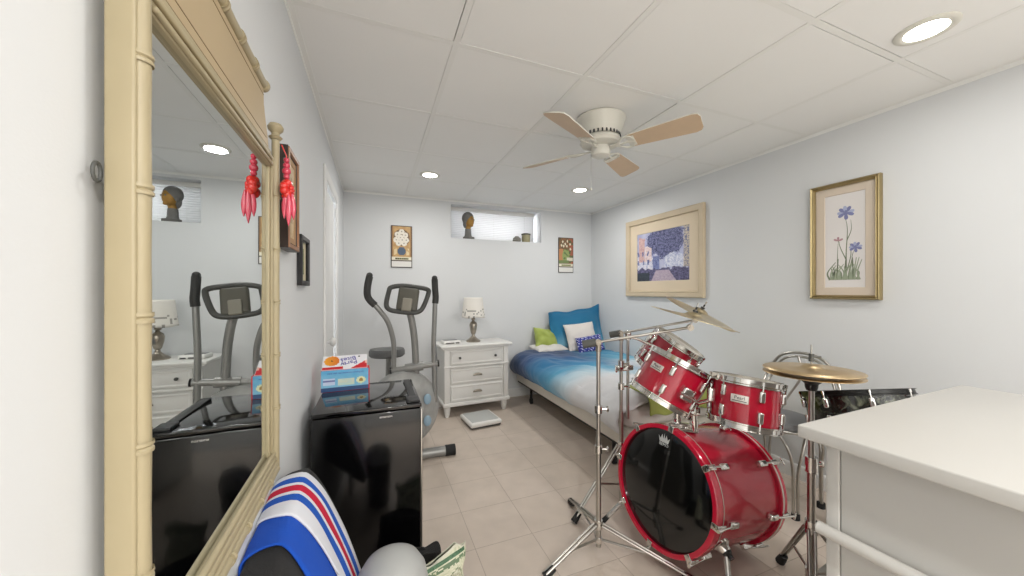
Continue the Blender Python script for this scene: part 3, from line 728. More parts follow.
# ------------------------------------------------------------ bed
bx0, bx1, by0, by1 = 1.545, 2.585, 1.84, 3.80
bd = thing('bed', 'single bed on a low black caster frame along the right wall', 'bed', ((bx0+bx1)/2, (by0+by1)/2, 0)); OFF = bd.location
mb = MB(OFF)
for x in (bx0+.03, bx1-.03): mb.box((x-.015, by0+.02, .19), (x+.015, by1-.02, .205)); 
for y in (by0+.25, (by0+by1)/2, by1-.27): mb.box((bx0+.03, y-.015, .19), (bx1-.03, y+.015, .204))
mb.build('frame_rail', BLACKP, bd)
for x in (bx0+.07, bx1-.07):
    for y in (by0+.25, by1-.27):
        lg = MB(OFF).cyl((x, y, .05), (x, y, .195), .014, n=14).build('leg', BLACKP, bd)
        MB(OFF).cyl((x-.012, y, .028), (x+.012, y, .028), .028, n=20).box((x-.018, y-.012, .03), (x+.018, y+.012, .06), .004).build('caster', RUBBER, lg)
MB(OFF).box((bx0, by0, .205), (bx1, by1, .335), .02).build('box_spring', BOXSP, bd)
MB(OFF).box((bx0+.005, by0+.01, .335), (bx1-.005, by1-.01, .485), .045).build('mattress', PWHITE, bd)
MB(OFF).box((bx0-.006, by1-.36, .30), (bx0+.05, by1-.02, .40), .012).build('sheet_corner', LIME, bd)
# comforter: draped grid
def ccol(X, Y, z):
    q = (3.80-Y)*.86-(X-1.5)*.36+.10*noise.noise(Vector((X*3, Y*3, 1)))+(.52-z)*.35*(1 if X < 1.6 else 0)
    st = [(-.6, '#2b7fa8'), (-.1, '#3b5478'), (.12, '#263e64'), (.40, '#234a7b'), (.66, '#22709f'), (.86, '#4c98bb'), (1.02, '#b9d3e0'), (1.2, '#dcdde0'), (3, '#dfdfe0')]
    if X > 1.95:
        w = min(1, (X-1.95)/.4); q2 = (3.80-Y)
        st2 = [(-.6, '#2b7fa8'), (.55, '#2f86ad'), (.85, '#6fb0c9'), (1.1, '#dcdfe2'), (3, '#dfdfe0')]
    def ev(st, q):
        for (a, c), (b, d) in zip(st, st[1:]):
            if q <= b: return mixc(H(c), H(d), (q-a)/(b-a))
        return H(st[-1][1])
    c = ev(st, q)
    if X > 1.95: c = mixc(c, ev(st2, q2), w)
    return c
sec = cat_rom([(1.515, 0, .335), (1.485, 0, .365), (1.462, 0, .43), (1.478, 0, .485), (1.54, 0, .535), (1.64, 0, .550), (1.85, 0, .552), (2.1, 0, .547), (2.4, 0, .545), (2.55, 0, .537), (2.6, 0, .51), (2.606, 0, .45)], 8)
mb = MB((2.05, 2.85, .53)); P = []; C = []; NV = 90
for j in range(NV+1):
    t = j/NV; Y = 3.795-t*1.97; row = []; cr = []
    e = max(0, 1-(t)/.07); e2 = max(0, 1-(1-t)/.03)
    for i, p in enumerate(sec):
        s = i/(len(sec)-1); hang = max(0, 1-s/.36)
        w = noise.noise(Vector((p.x*5, Y*5, p.z*5)))*.014+noise.noise(Vector((p.x*9+Y*7, Y*3.5-p.x*5, p.z*6)))*.018+noise.noise(Vector((p.x*16+Y*20, Y*8, p.z*16)))*.010
        x, z = p.x, p.z+w*(1 if s > .3 else .4)
        x -= hang*(w*1.2+.012*math.sin(Y*11+1.3*math.sin(Y*5)))
        if s < .02: z += .015*math.sin(Y*9)
        z -= .085*e*e*(1-hang*.6); z = max(z, .31); x += .03*e*e*hang; z -= .045*e2*e2*(1-hang)
        if hang > 0 and t < .2: z += hang*(-.012)
        row.append((x, Y+.012*noise.noise(Vector((x*6, 0, z*6))), max(z, .508) if 1.58 < p.x < 2.58 and t > .06 and t < .98 else z)); cr.append(ccol(p.x, Y, p.z))
    P.append(row); C.append(cr)
mb.grid(P, C)
cf = mb.build('comforter', colmat('comforter_cotton', .85, bump=(90, .12), sheen=.2), mods=[('SOLIDIFY', dict(thickness=.016, offset=1)), ('SUBSURF', dict(levels=1, render_levels=1))])
cf.location = (2.05, 2.85, .53); tag(cf, 'navy blue to white ombre comforter spread over the bed', 'comforter')
# pillows
def pillow(name, label, cat, M, w, h, t, fn, m, flange=0., pinch=.08, seed=0, n=30, edge=None):
    r = MB(); P1, P2, C = [], [], []
    def pt(u, v, sgn):
        k = 1-pinch*(1-abs(v)**2)*abs(u)**3*0.6; k2 = 1-pinch*(1-abs(u)**2)*abs(v)**3*.6
        f = 1-flange; uu, vv = min(1, abs(u)/f), min(1, abs(v)/f)
        th = t/2*((1-uu**2.4)*(1-vv**2.4))**.55+.004
        wv = noise.noise(Vector((u*2.6+seed, v*2.6, sgn)))*.012*(1 if flange == 0 else .8)
        bend = 0
        if flange: bend = -.05*max(0, abs(u)-.75)*max(0, v-.5)*8
        return (u*w/2*k, -sgn*th+wv+bend, v*h/2*k2+(.05*max(0, u-.3)*max(0, v)+.01*math.sin(u*7)*v if flange else 0))
    for j in range(n+1):
        v = 2*j/n-1; P1.append([pt(2*i/n-1, v, 1) for i in range(n+1)]); P2.append([pt(2*i/n-1, v, -1) for i in range(n+1)])
        C.append([fn((i+.5)/n, (j+.5)/n) for i in range(n)])
    r.grid(P1, C); r.grid(P2, C)
    bmesh.ops.remove_doubles(r.bm, verts=list(r.bm.verts), dist=.0001)
    for j in range(n):
        for (i) in (0, n):
            pass
    # sew the rim
    bnd = [e for e in r.bm.edges if e.is_boundary]
    if bnd:
        try: bmesh.ops.bridge_loops(r.bm, edges=bnd)
        except Exception: pass
        if r.cl is not None:
            for fc in r.bm.faces:
                if all(l[r.cl][3] == 0 for l in fc.loops):
                    for l in fc.loops: l[r.cl] = (*fn(.02, .5), 1)
    o = r.build(name, m, mods=[('SUBSURF', dict(levels=1, render_levels=1))], ang=180)
    o.matrix_world = M; tag(o, label, cat); return o
CLOTH = colmat('pillow_cotton', .85, bump=(90, .12), sheen=.2)
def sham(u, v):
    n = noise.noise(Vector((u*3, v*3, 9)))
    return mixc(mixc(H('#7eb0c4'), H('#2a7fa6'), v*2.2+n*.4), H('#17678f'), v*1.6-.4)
TR = Matrix.Translation
def rot(z, x, y=0): return Matrix.Rotation(math.radians(z), 4, 'Z') @ Matrix.Rotation(math.radians(x), 4, 'X') @ Matrix.Rotation(math.radians(y), 4, 'Y')
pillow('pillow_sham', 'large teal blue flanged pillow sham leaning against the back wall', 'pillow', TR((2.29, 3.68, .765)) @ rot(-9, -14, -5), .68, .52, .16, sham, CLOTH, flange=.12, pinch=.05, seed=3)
pillow('throw_pillow', 'square white throw pillow in front of the teal sham', 'pillow', TR((2.26, 3.53, .71)) @ rot(-10, -22, -6), .38, .34, .12, lambda u, v: H('#dcd6d0'), CLOTH, pinch=.1, seed=8)
def patt(u, v):
    a = int(u*13+v*4) % 2; b = int(v*7-u*2+9) % 2
    return H('#2e3480') if (a ^ b) else (H('#cfd2e4') if (int(u*26) + int(v*14)) % 3 == 0 else H('#4048a0'))
pillow('throw_pillow', 'small navy and white patterned lumbar pillow in front of the white pillow', 'pillow', TR((2.29, 3.395, .645)) @ rot(-12, -24, -9), .32, .19, .09, patt, CLOTH, pinch=.08, seed=5, n=28)
def limef(u, v):
    n = noise.noise(Vector((u*4, v*4, 2))); return mixc(H('#a9b760'), H('#8c9a41'), .5+n)
pillow('bed_pillow', 'lime green bed pillow at the head of the bed beside the teal sham', 'pillow', TR((1.90, 3.73, .67)) @ rot(6, -38, 14), .30, .30, .15, limef, CLOTH, pinch=.1, seed=12)
pillow('bed_pillow', 'white bed pillow under the lime green pillow at the bed head', 'pillow', TR((1.90, 3.66, .582)) @ rot(2, -86, 0), .40, .28, .09, lambda u, v: H('#d9d6d0'), CLOTH, pinch=.08, seed=21)
# lime blanket folded over the foot of the bed
mb = MB((2.05, 1.95, .53)); P = []
for j in range(25):
    t = j/24; row = []
    for i in range(41):
        s = i/40; x = 1.635+.90*s
        w = .012*noise.noise(Vector((x*6, t*4, 3)))+.007*noise.noise(Vector((x*14, t*9, 5)))
        d = t*.35
        if d < .2: y, z = 2.01-d, .574+w*.5
        else:
            q = min(1, (d-.2)/.08); y, z = 1.81-.045*math.sin(q*PI/2)-w*.5, .574-.02*q-max(0, d-.23)*.9
        row.append((x, y, z+(.01*math.sin(s*30) if t > .9 else 0)))
    P.append(row)
mb.grid(P); o = mb.build('blanket', LIME, mods=[('SOLIDIFY', dict(thickness=.014, offset=1)), ('SUBSURF', dict(levels=1, render_levels=1))]); o.location = (2.05, 1.95, .53)
tag(o, 'lime green blanket folded over the foot of the bed behind the drums', 'blanket')
# ------------------------------------------------------------ drum kit
CR, CU = Vector((.9307, -.3657, 0)), Vector((0, 0, 1))
def zmat(o, n, hint=(0, 0, 1)):
    z = Vector(n).normalized(); y = Vector(hint); y = (y-z*y.dot(z)).normalized(); x = y.cross(z)
    return axes(o, x, y, z)
def lug(par, r, a, z0, z1, zh, m=CHROME):
    """double tom lug: two casings on the shell and a tension rod to each hoop"""
    RM = Matrix.Rotation(a, 4, 'Z')
    for z, zr in ((z1, zh), (z0, -zh)):
        mb = MB(M=RM)
        mb.box((r-.004, -.011, z-.024), (r+.016, .011, z+.024), .007)
        mb.cyl((r+.010, 0, z), (r+.012, 0, zr), .0032, n=8)
        mb.cyl((r+.012, 0, zr-.004), (r+.012, 0, zr+.010 if zr > 0 else zr-.010), .0055, n=8)
        mb.build('lug', m, par)
def tom(label, o, n, r, dep, badge, nl=6, a0=0., hint=(0, 0, 1), name='tom_drum', shell=REDD, grp='red tom drums', hoopm=CHROME, batter=HEADW, btxt=True):
    t = thing(name, label, 'drum', group=grp, M=zmat(o, n, hint)); h = dep/2
    MB().lathe([(r, -h), (r, h)], n=56).build('shell', shell, t)
    for s in (1, -1):
        MB().lathe([(0, s*(h+.003)), (r*.97, s*(h+.003)), (r+.004, s*(h-.002))], n=56).build('drum_head', batter, t)
        MB().lathe([(r+.004, s*(h-.012)), (r+.012, s*(h-.012)), (r+.012, s*(h-.007)), (r+.007, s*(h-.004)), (r+.007, s*(h+.012)), (r+.012, s*(h+.013)), (r+.012, s*(h+.016)), (r+.003, s*(h+.016)), (r+.003, s*h)], n=56, closed=True).build('hoop', hoopm, t)
    for k in range(nl): lug(t, r, a0+2*PI*k/nl, -h*.48, h*.48, h+.004)
    if badge is not None:
        BM = Matrix.Rotation(badge, 4, 'Z') @ axes((r+.0035, 0, h*.18), (0, 1, 0), (0, 0, 1), (1, 0, 0))
        b = MB(M=BM).box((-.034, -.017, -.006), (.034, .017, 0), .002).build('badge', mat('badge_plate', '#dcd8d2', .3, .6), t)
        if btxt:
            text('badge_text', 'Pearl', .020, BLACKP, b, BM @ TR((0, .004, .0004))); 
            MB(M=BM).box((-.028, -.010, 0), (.028, -.007, .0006)).build('badge_line', BLACKP, b)
    return t
def img_normal(o, slope, toward=0.):
    d = (Vector(o)-Vector((0, 0, 1.25))).normalized(); s = math.radians(slope)
    wv = CR*math.cos(s)-CU*math.sin(s); n = wv.cross(d)
    if n.z < 0: n = -n
    n.normalize(); a = math.radians(toward)
    return (n*math.cos(a)-d*math.sin(a)).normalized()
# bass drum
n = Vector((.985, .067, -.1586)).normalized(); bo = Vector((1.215, 1.241, .357))
bdm = thing('bass_drum', 'large red bass drum with black front head lying on its spurs', 'drum', M=zmat(bo, -n)); BL, BR = .487, .272
MB().lathe([(BR-.014, -.03), (BR-.014, -BL+.03)], n=72).build('shell', mat('red_shell', '#b00d2d', .24, coat=.35, var=(3, .10)), bdm)
for s, z in ((0, 0.), (1, -BL+.044)):
    hp_ = MB().lathe([(BR-.020, z), (BR-.003, z), (BR, z-.003), (BR, z-.041), (BR-.003, z-.044), (BR-.020, z-.044)], n=72, closed=True).build('hoop', REDH, bdm)
    MB().lathe([(BR-.006, z-.043), (BR+.0012, z-.041), (BR+.0012, z-.0365)] if s == 0 else [(BR-.004, z-.020), (BR+.0012, z-.018), (BR+.0012, z-.010), (BR-.004, z-.008)], n=72).build('hoop_inlay', mat('inlay_silver', '#d6cdc6', .3, .5), hp_)
hd = MB().lathe([(0, -.003), (BR*.5, -.0045), (BR-.024, -.012), (BR-.018, -.014)], n=64).build('front_head', HEADB, bdm)
MB().lathe([(0, -BL+.010), (BR-.024, -BL+.012), (BR-.018, -BL+.012)], n=64).build('batter_head', HEADW, bdm)
LOG = mat('head_print_silver', '#b9bcba', .6)
mb = MB(M=axes((-.012, .195, -.0085), (1, 0, 0), (0, 1, 0), (0, 0, 1)))
CRN = [(-.024, -.002), (.024, -.002), (.032, .026), (.020, .012), (.012, .034), (.004, .013), (0, .04), (-.004, .013), (-.012, .034), (-.020, .012), (-.032, .026)]
A = [mb.v((x, y, .0025)) for x, y in CRN]; mb.f(A)
mb.build('crown_mark', LOG, hd); text('head_text', 'REMO', .019, LOG, hd, axes((-.012, .183, -.0075), (1, 0, 0), (0, 1, 0), (0, 0, 1)), .001)
for e in (0, 1):
    zc, zl, sg = (0., -.105, 1) if e == 0 else (-BL, -BL+.105, -1)
    for k in range(8):
        a = -.09+k*PI/4
        if e == 0 and k == 2: pass
        RM = Matrix.Rotation(a, 4, 'Z')
        mb = MB(M=RM)
        zi = zc+sg*.004
        mb.box((BR-.020, -.013, zi), (BR+.010, .013, zi-sg*.006), .002); mb.box((BR+.001, -.011, zi), (BR+.012, .011, zc-sg*.045), .004)
        mb.cyl((BR+.017, 0, zc+sg*.030 if e else zc+sg*.006), (BR+.008, 0, zl+sg*.02), .0042, n=10)
        if e: mb.box((BR+.013, -.017, zc+sg*.026), (BR+.021, .017, zc+sg*.034), .003)
        else: mb.cyl((BR+.016, 0, zc-sg*.01), (BR+.017, 0, zc+sg*.014), .007, n=10)
        mb.build('claw', CHROME, bdm)
        MB(M=RM).box((BR-.016, -.013, zl-.026), (BR+.012, .013, zl+.026), .007).build('lug', CHROME, bdm)
def W(p): return bdm.matrix_world.inverted() @ Vector(p)
bpy.context.view_layer.update()
for a, foot in ((-30, (1.262, .93, .01)), (210, (1.135, 1.57, .01))):
    RM = Matrix.Rotation(math.radians(a), 4, 'Z'); mb = MB(M=RM)
    mb.lathe([(0, .0), (.036, 0), (.036, .01), (.024, .02), (.02, .035), (0, .036)], (BR-.018, 0, -.115), (1, 0, 0), 24)
    br = mb.build('spur_bracket', CHROME, bdm)
    p0 = RM @ Vector((BR+.014, 0, -.115)); f = W(foot); mb = MB(); up = (p0-f).normalized()
    mb.cyl(p0+up*.04, f+up*.02, .0115, n=16); sp = mb.build('spur_leg', mat('spur_white', '#c9c7c2', .25, .7), bdm)
    MB().cyl(f, f+up*.05, .013, .0115, n=14).build('rubber_tip', RUBBER, sp); MB().sph(p0, .02, (1, 1, 1)).cyl(p0+RM.to_3x3() @ Vector((-.01, 0, 0)), p0+RM.to_3x3() @ Vector((.03, 0, 0)), .011, n=12).build('wing_bolt', BLACKP, br)
# mount on top, in world coordinates turned into drum space
MI = bdm.matrix_world.inverted()
mb = MB(M=MI); mb.M = MI @ TR((1.352, 1.236, .607)) @ Matrix.Rotation(math.radians(9), 4, 'Y') @ Matrix.Rotation(math.radians(-14), 4, 'Z')
mb.box((-.055, -.032, -.012), (.055, .032, .004), .003); mb.box((-.04, -.022, .004), (.04, .022, .02), .004)
for x in (-.045, .045):
    for y in (-.022, .022): mb.cyl((x, y, 0), (x, y, .012), .006, n=8)
mb.build('tom_mount', CHROME, bdm)
for (x, y, zt, tgt) in ((1.338, 1.262, .80, (1.335, 1.285, .815)), (1.382, 1.205, .725, (1.42, 1.13, .765))):
    mb = MB(M=MI); mb.cyl((x, y, .60), (x, y, zt), .0145, n=16); mb.cyl((x, y, .615), (x, y, .65), .018, n=16)
    po = mb.build('tom_post', CHROME, bdm)
    mb = MB(M=MI); mb.sph((x, y, zt+.004), .024); mb.box((x-.018, y-.022, zt-.05), (x+.018, y+.022, zt-.012), .006); mb.cyl((x-.03, y-.02, zt-.03), (x+.03, y+.02, zt-.03), .006, n=10); mb.cyl((x, y, zt), tgt, .0095, n=14)
    mb.build('tom_arm', CHROME, po)
MB(M=MI).tube([(1.62+.0, 1.20+.01*k, .572) for k in range(2)], .004, 6).build('muffler_screw', CHROME, bdm)
# toms
o1 = (1.366, 1.327, .806); n1 = img_normal(o1, 30, 1.5)
tom('red tilted tom drum above the front of the bass drum', o1, n1, .148, .195, None, 6, math.radians(0))
# keep the badge of the nearest tom facing the room: find its angle from the camera direction
def face_angle(o, n, off=0.):
    M = zmat(o, n); v = M.inverted() @ Vector((0, 0, 1.25)); return math.atan2(v.y, v.x)+math.radians(off)
def add_badge(t, a, r, h):
    BM = Matrix.Rotation(a, 4, 'Z') @ axes((r+.0035, 0, h), (0, 1, 0), (0, 0, 1), (1, 0, 0))
    b = MB(M=BM).box((-.032, -.016, -.006), (.032, .016, 0), .002).build('badge', mat('badge_plate', '#dcd8d2', .3, .6), t)
    text('badge_text', 'Pearl', .019, BLACKP, b, BM @ TR((0, .004, .0004))); MB(M=BM).box((-.026, -.010, 0), (.026, -.007, .0006)).build('badge_line', BLACKP, b)
t1 = bpy.data.objects['tom_drum']; 
add_badge(t1, face_angle(o1, n1, -32), .148, .028)
for ch in [c for c in t1.children if c.name.startswith('lug')]: bpy.data.objects.remove(ch)
fa = face_angle(o1, n1, -4)
for k in range(6): lug(t1, .148, fa+k*PI/3, -.047, .047, .1015)
MB(M=Matrix.Rotation(face_angle(o1, n1, 32), 4, 'Z')).box((.145, -.03, -.045), (.175, .03, .015), .008).cyl((.17, -.04, -.02), (.17, .04, -.02), .008, n=12).build('mount_bracket', CHROME, t1)
h2_ = (1.652, 1.545, .945); n2 = img_normal(h2_, 34, 6.5); o2 = tuple(Vector(h2_)-n2*.1)
t2 = tom('red tilted tom drum with white head showing, farthest from the camera', o2, n2, .140, .20, None, 8, face_angle(o2, n2, -50))
MB(M=Matrix.Rotation(face_angle(o2, n2, -75), 4, 'Z')).box((.135, -.026, .0), (.16, .026, .06), .008).build('mount_bracket', CHROME, t2)
o3 = (1.520, 1.062, .764); n3 = img_normal(o3, 12, 6)
fa3 = face_angle(o3, n3, 0)
t3 = tom('red tom drum standing nearly level beside the hi-hat cymbals', o3, n3, .128, .176, None, 6, fa3+math.radians(25))
add_badge(t3, fa3-math.radians(8), .128, .018)
MB(M=Matrix.Rotation(fa3-math.radians(80), 4, 'Z')).box((.12, -.03, -.03), (.146, .03, .035), .008).build('mount_bracket', CHROME, t3)
# stands
def tripod(mb, c, ztop, zjoin, feet, r=.007, par=None, dbl=True):
    """legs from a sliding collar down to rubber feet, with braces"""
    c = Vector(c)
    for f in feet:
        f = Vector(f); d = Vector((f.x-c.x, f.y-c.y, 0)); L_ = d.length; d.normalize(); sd = Vector((-d.y, d.x, 0))
        m = MB(par.location)
        top = Vector((c.x, c.y, ztop))+d*.02
        kn = top.lerp(f, .52)
        for s in ((-1, 1) if dbl else (0,)): m.tube([top+sd*(.010*s), f+Vector((0, 0, .012))+sd*(.007*s)], r*.8 if dbl else r, 10)
        lg = m.build('leg', STEEL, par)
        MB(par.location).tube([Vector((c.x, c.y, zjoin))+d*.015, kn], r*.7, 8).build('brace', STEEL, lg)
        m = MB(par.location); dd_ = (f-top).normalized(); m.cyl(f-dd_*.05, f+dd_*.004, .015, .019, n=14); m.build('rubber_foot', RUBBER, lg)
def collar(par, x, y, z, r=.018, h=.035):
    m = MB(par.location); m.cyl((x, y, z-h/2), (x, y, z+h/2), r, n=18); cl = m.build('collar', CHROME, par)
    m = MB(par.location); m.cyl((x, y, z), (x+.035, y-.016, z), .005, n=8); m.sph((x+.04, y-.016, z), .010, (.5, 1, 1.5), 10, 8); m.build('wing_nut', CHROME, cl)
cA = Vector((1.322, 1.157, 1.127)); nA = img_normal(cA, 16.6, .8); cB = Vector((1.615, 1.374, 1.130)); nB = img_normal(cB, 27, 5)
def cymbal(label, c, n, r, m, grp='crash cymbals', name='crash_cymbal', th=.0012, bell=.028):
    t = thing(name, label, 'cymbal', M=zmat(c, n), group=grp)
    MB().lathe([(.006, bell), (r*.10, bell*.95), (r*.17, bell*.72), (r*.21, bell*.45), (r*.26, bell*.34), (r*.6, bell*.17), (r*.9, .0015), (r, 0)], n=64).build('plate', m, t, mods=[('SOLIDIFY', dict(thickness=.0016, offset=0))])
    MB().cyl((0, 0, -.03), (0, 0, bell+.045), .0035, n=10).build('tilter_rod', STEEL, t)
    MB().lathe([(.004, bell+.001), (.011, bell+.002), (.011, bell+.010), (.004, bell+.011)], n=18).build('felt', GRIPM, t)
    MB().cyl((-.012, 0, bell+.024), (.012, 0, bell+.024), .0026, n=8).cyl((0, 0, bell+.013), (0, 0, bell+.026), .0045, n=10).build('wing_nut', BLACKP, t)
    return t
cymbal('bronze crash cymbal on the nearer boom stand, tilted edge on', cA, nA, .184, BRASS2)
cymbal('bronze crash cymbal on the rear boom stand, steeper and partly behind the other', cB, nB, .184, BRASS2)
def boom_stand(label, x, y, ztop, tgt, back, feet, zj, zt, collars, name='cymbal_stand'):
    s = thing(name, label, 'stand', (x, y, 0), group='boom cymbal stands'); OFF = s.location
    MB(OFF).cyl((x, y, .04), (x, y, ztop*.56), .0125, n=18).build('lower_tube', STEEL, s)
    MB(OFF).cyl((x, y, ztop*.55), (x, y, ztop), .0095, n=18).build('upper_tube', STEEL, s)
    for z in collars: collar(s, x, y, z)
    tripod(None, (x, y, 0), zt, zj, feet, .0078, s)
    MB(OFF).cyl((x, y, zt-.02), (x, y, zt+.02), .019, n=18).build('leg_collar', CHROME, s); MB(OFF).cyl((x, y, zj-.015), (x, y, zj+.01), .017, n=18).build('leg_collar', CHROME, s)
    a = Vector((x, y, ztop+.008)); tgt = Vector(tgt); d = (tgt-a).normalized(); b = a-d*back
    bm_ = MB(OFF).cyl(b, tgt, .0062, n=14).build('boom_arm', STEEL, s)
    sd = d.cross(Vector((0, 0, 1))).normalized()
    MB(OFF).cyl(a-sd*.018, a+sd*.018, .0135, n=20).cyl(a, a-Vector((0, 0, .045)), .0135, n=16).cyl(a-sd*.03, a+sd*.03, .005, n=10).build('boom_tilter', PEWTER, s)
    MB(OFF).cyl(b-d*.045, b+d*.02, .019, n=18).build('counterweight', DGREY, bm_)
    MB(OFF).cyl(tgt-sd*.014, tgt+sd*.014, .0135, n=18).cyl(tgt-sd*.02, tgt+sd*.02, .006, n=12).build('cymbal_tilter', PEWTER, bm_)
    return s
sA = boom_stand('chrome boom cymbal stand nearest the camera, in front of the bed', 0.989, 1.396, 1.0, cA-nA*.042, .03, [(.69, 1.36, .012), (1.27, 1.10, .012), (1.075, 1.79, .012)], .075, .145, [.69, .50])
sB = boom_stand('chrome boom cymbal stand behind the bass drum with a clamp on its pole', 1.325, 1.65, 1.0, cB-nB*.042, .02, [(1.0, 1.63, .012), (1.50, 1.84, .012), (1.56, 1.60, .012)], .14, .36, [.83, .70])
# clamp and second pole carried by the rear stand
x2, y2 = 1.385, 1.665
MB(sB.location).cyl((x2, y2, .50), (x2, y2, .985), .0085, n=16).build('clamped_pole', STEEL, sB)
m = MB(sB.location); m.box((1.30, 1.636, .788), (1.405, 1.678, .818), .006); m.cyl((1.285, 1.635, .803), (1.425, 1.675, .803), .006, n=10); m.sph((1.28, 1.634, .803), .011, (1, .5, 1.6)); m.build('pole_clamp', CHROME, sB)
m = MB(sB.location); m.cyl((x2, y2, .965), (x2, y2, 1.005), .018, n=16); m.tube([(x2, y2, .985), (1.44, 1.63, .965), (1.50, 1.58, .93)], .0085, 12); m.sph((x2, y2, 1.0), .02); m.build('tom_holder', CHROME, sB)
# hi-hat
hx_, hy_, hz_ = 1.632, .868, .93
hs = thing('hi_hat_stand', 'chrome hi-hat stand with pedal beside the white cabinet', 'stand', (hx_, hy_, 0)); OFF = hs.location
MB(OFF).cyl((hx_, hy_, .05), (hx_, hy_, .58), .0140, n=18).build('lower_tube', STEEL, hs)
MB(OFF).cyl((hx_, hy_, .56), (hx_, hy_, .875), .0105, n=18).build('upper_tube', STEEL, hs)
MB(OFF).cyl((hx_, hy_, .86), (hx_, hy_, 1.035), .0032, n=10).build('pull_rod', STEEL, hs)
collar(hs, hx_, hy_, .555, .021, .06)
MB(OFF).lathe([(0, -.062), (.017, -.062), (.021, -.05), (.022, -.036), (.038, -.022), (.040, -.006), (.02, 0), (0, 0)], (hx_, hy_, .914), n=22).build('seat_cup', BLACKP, hs)
tripod(None, (hx_, hy_, 0), .30, .12, [(1.735, 1.045, .012), (1.50, .79, .012), (1.79, .74, .012)], .0078, hs)
MB(OFF).cyl((hx_, hy_, .28), (hx_, hy_, .33), .021, n=18).build('leg_collar', CHROME, hs); MB(OFF).cyl((hx_, hy_, .10), (hx_, hy_, .135), .02, n=18).build('leg_collar', CHROME, hs)
m = MB(OFF); m.M = TR((hx_+.14, hy_+.01, .05)) @ Matrix.Rotation(math.radians(-12), 4, 'Y'); m.box((-.13, -.04, -.006), (.13, .04, .006), .004); m.build('pedal', STEEL, hs)
MB(OFF).box((hx_-.03, hy_-.045, .0), (hx_+.29, hy_+.055, .012), .003).cyl((hx_, hy_, .02), (hx_+.02, hy_+.0, .11), .004, n=8).build('pedal_base', BLACKP, hs)
MB(OFF).cyl((hx_, hy_, .968), (hx_, hy_, .998), .009, n=14).cyl((hx_-.004, hy_, .985), (hx_+.035, hy_-.014, .985), .004, n=8).cyl((hx_, hy_, .938), (hx_, hy_, .95), .013, n=16).build('clutch', DGREY, hs)
hn = Vector((.0, .012, 1)).normalized()
for lb, dz, fl in (('bronze hi-hat cymbal, upper one of the pair on its stand', .012, 1), ('bronze hi-hat cymbal, lower one of the pair under the other', -.004, -1)):
    t = thing('hi_hat_cymbal', lb, 'cymbal', M=zmat((hx_, hy_, .922+dz), hn), group='hi-hat cymbals'); r = .160
    MB().lathe([(.006, fl*.022), (r*.12, fl*.021), (r*.19, fl*.014), (r*.24, fl*.008), (r*.6, fl*.004), (r, 0)], n=72).build('plate', BRASS, t, mods=[('SOLIDIFY', dict(thickness=.0016, offset=0))])
# black marbled drum behind the cabinet
ob = (2.250, .992, .655); nb = img_normal((2.263, .997, .735), -1.2, .3)
tom('black marbled drum with chrome lugs behind the white cabinet', ob, nb, .205, .165, None, 8, .2, name='floor_drum', shell=MARB, grp=None, hoopm=mat('black_hoop', '#151513', .3, .4), batter=HEADB)
fs = thing('drum_stand', 'low tripod stand carrying the black marbled drum', 'stand', (2.262, .985, 0)); OFF = fs.location
MB(OFF).cyl((2.262, .985, .05), (2.262, .985, .53), .0125, n=16).build('tube', STEEL, fs)
tripod(None, (2.262, .985, 0), .34, .12, [(2.13, 1.06, .012), (2.45, 1.10, .012), (2.25, .72, .012)], .0078, fs)
m = MB(OFF)
for a in (.5, 2.6, 4.7): m.tube(cat_rom([(2.262, .985, .50), (2.262+.1*math.cos(a), .985+.1*math.sin(a), .535), (2.262+.16*math.cos(a), .985+.16*math.sin(a), .535+.0*a)], 5), .006, 8)
m.build('basket', STEEL, fs)
# wire chair
ch = thing('wire_chair', 'chrome wire cafe chair with grey seat behind the drums', 'chair', (2.27, 1.38, 0)); OFF = ch.location
sx_, sy_, sz_ = 2.265, 1.375, .475
P = [[(sx_+.175*k*math.cos(2*PI*i/36), sy_+.175*k*math.sin(2*PI*i/36), z) for i in range(36)] for k, z in ((0, sz_-.02), (.97, sz_-.02), (1, sz_-.008), (1, sz_+.012), (.95, sz_+.026), (.6, sz_+.034), (0, sz_+.036))]
mb = MB(OFF); mb.grid(P, closed_u=True); mb.build('seat', mat('seat_grey_vinyl', '#7d7e80', .5), ch)
MB(OFF).tube([(sx_+.178*math.cos(2*PI*i/36), sy_+.178*math.sin(2*PI*i/36), sz_-.012) for i in range(36)], .009, 10, closed=True).build('seat_ring', STEEL, ch)
def bk(w, zt, r_, nm):
    m = MB(OFF); xx = 2.445
    m.tube(cat_rom([(xx-.06, sy_-w*.8, sz_-.01), (xx-.01, sy_-w, sz_+.15), (xx+.03, sy_-w*.98, zt-.16), (xx+.045, sy_-w*.62, zt-.035), (xx+.05, sy_, zt), (xx+.045, sy_+w*.62, zt-.035), (xx+.03, sy_+w*.98, zt-.16), (xx-.01, sy_+w, sz_+.15), (xx-.06, sy_+w*.8, sz_-.01)], 7), r_, 10); m.build(nm, STEEL, ch)
bk(.20, .862, .0085, 'back_hoop'); bk(.18, .838, .0075, 'inner_hoop')
MB(OFF).tube(cat_rom([(2.49, sy_+.02, .838), (2.485, sy_-.0, .72), (2.46, sy_+.06, .58), (2.41, sy_+.09, sz_-.005)], 7), .007, 10).build('back_strand', STEEL, ch)
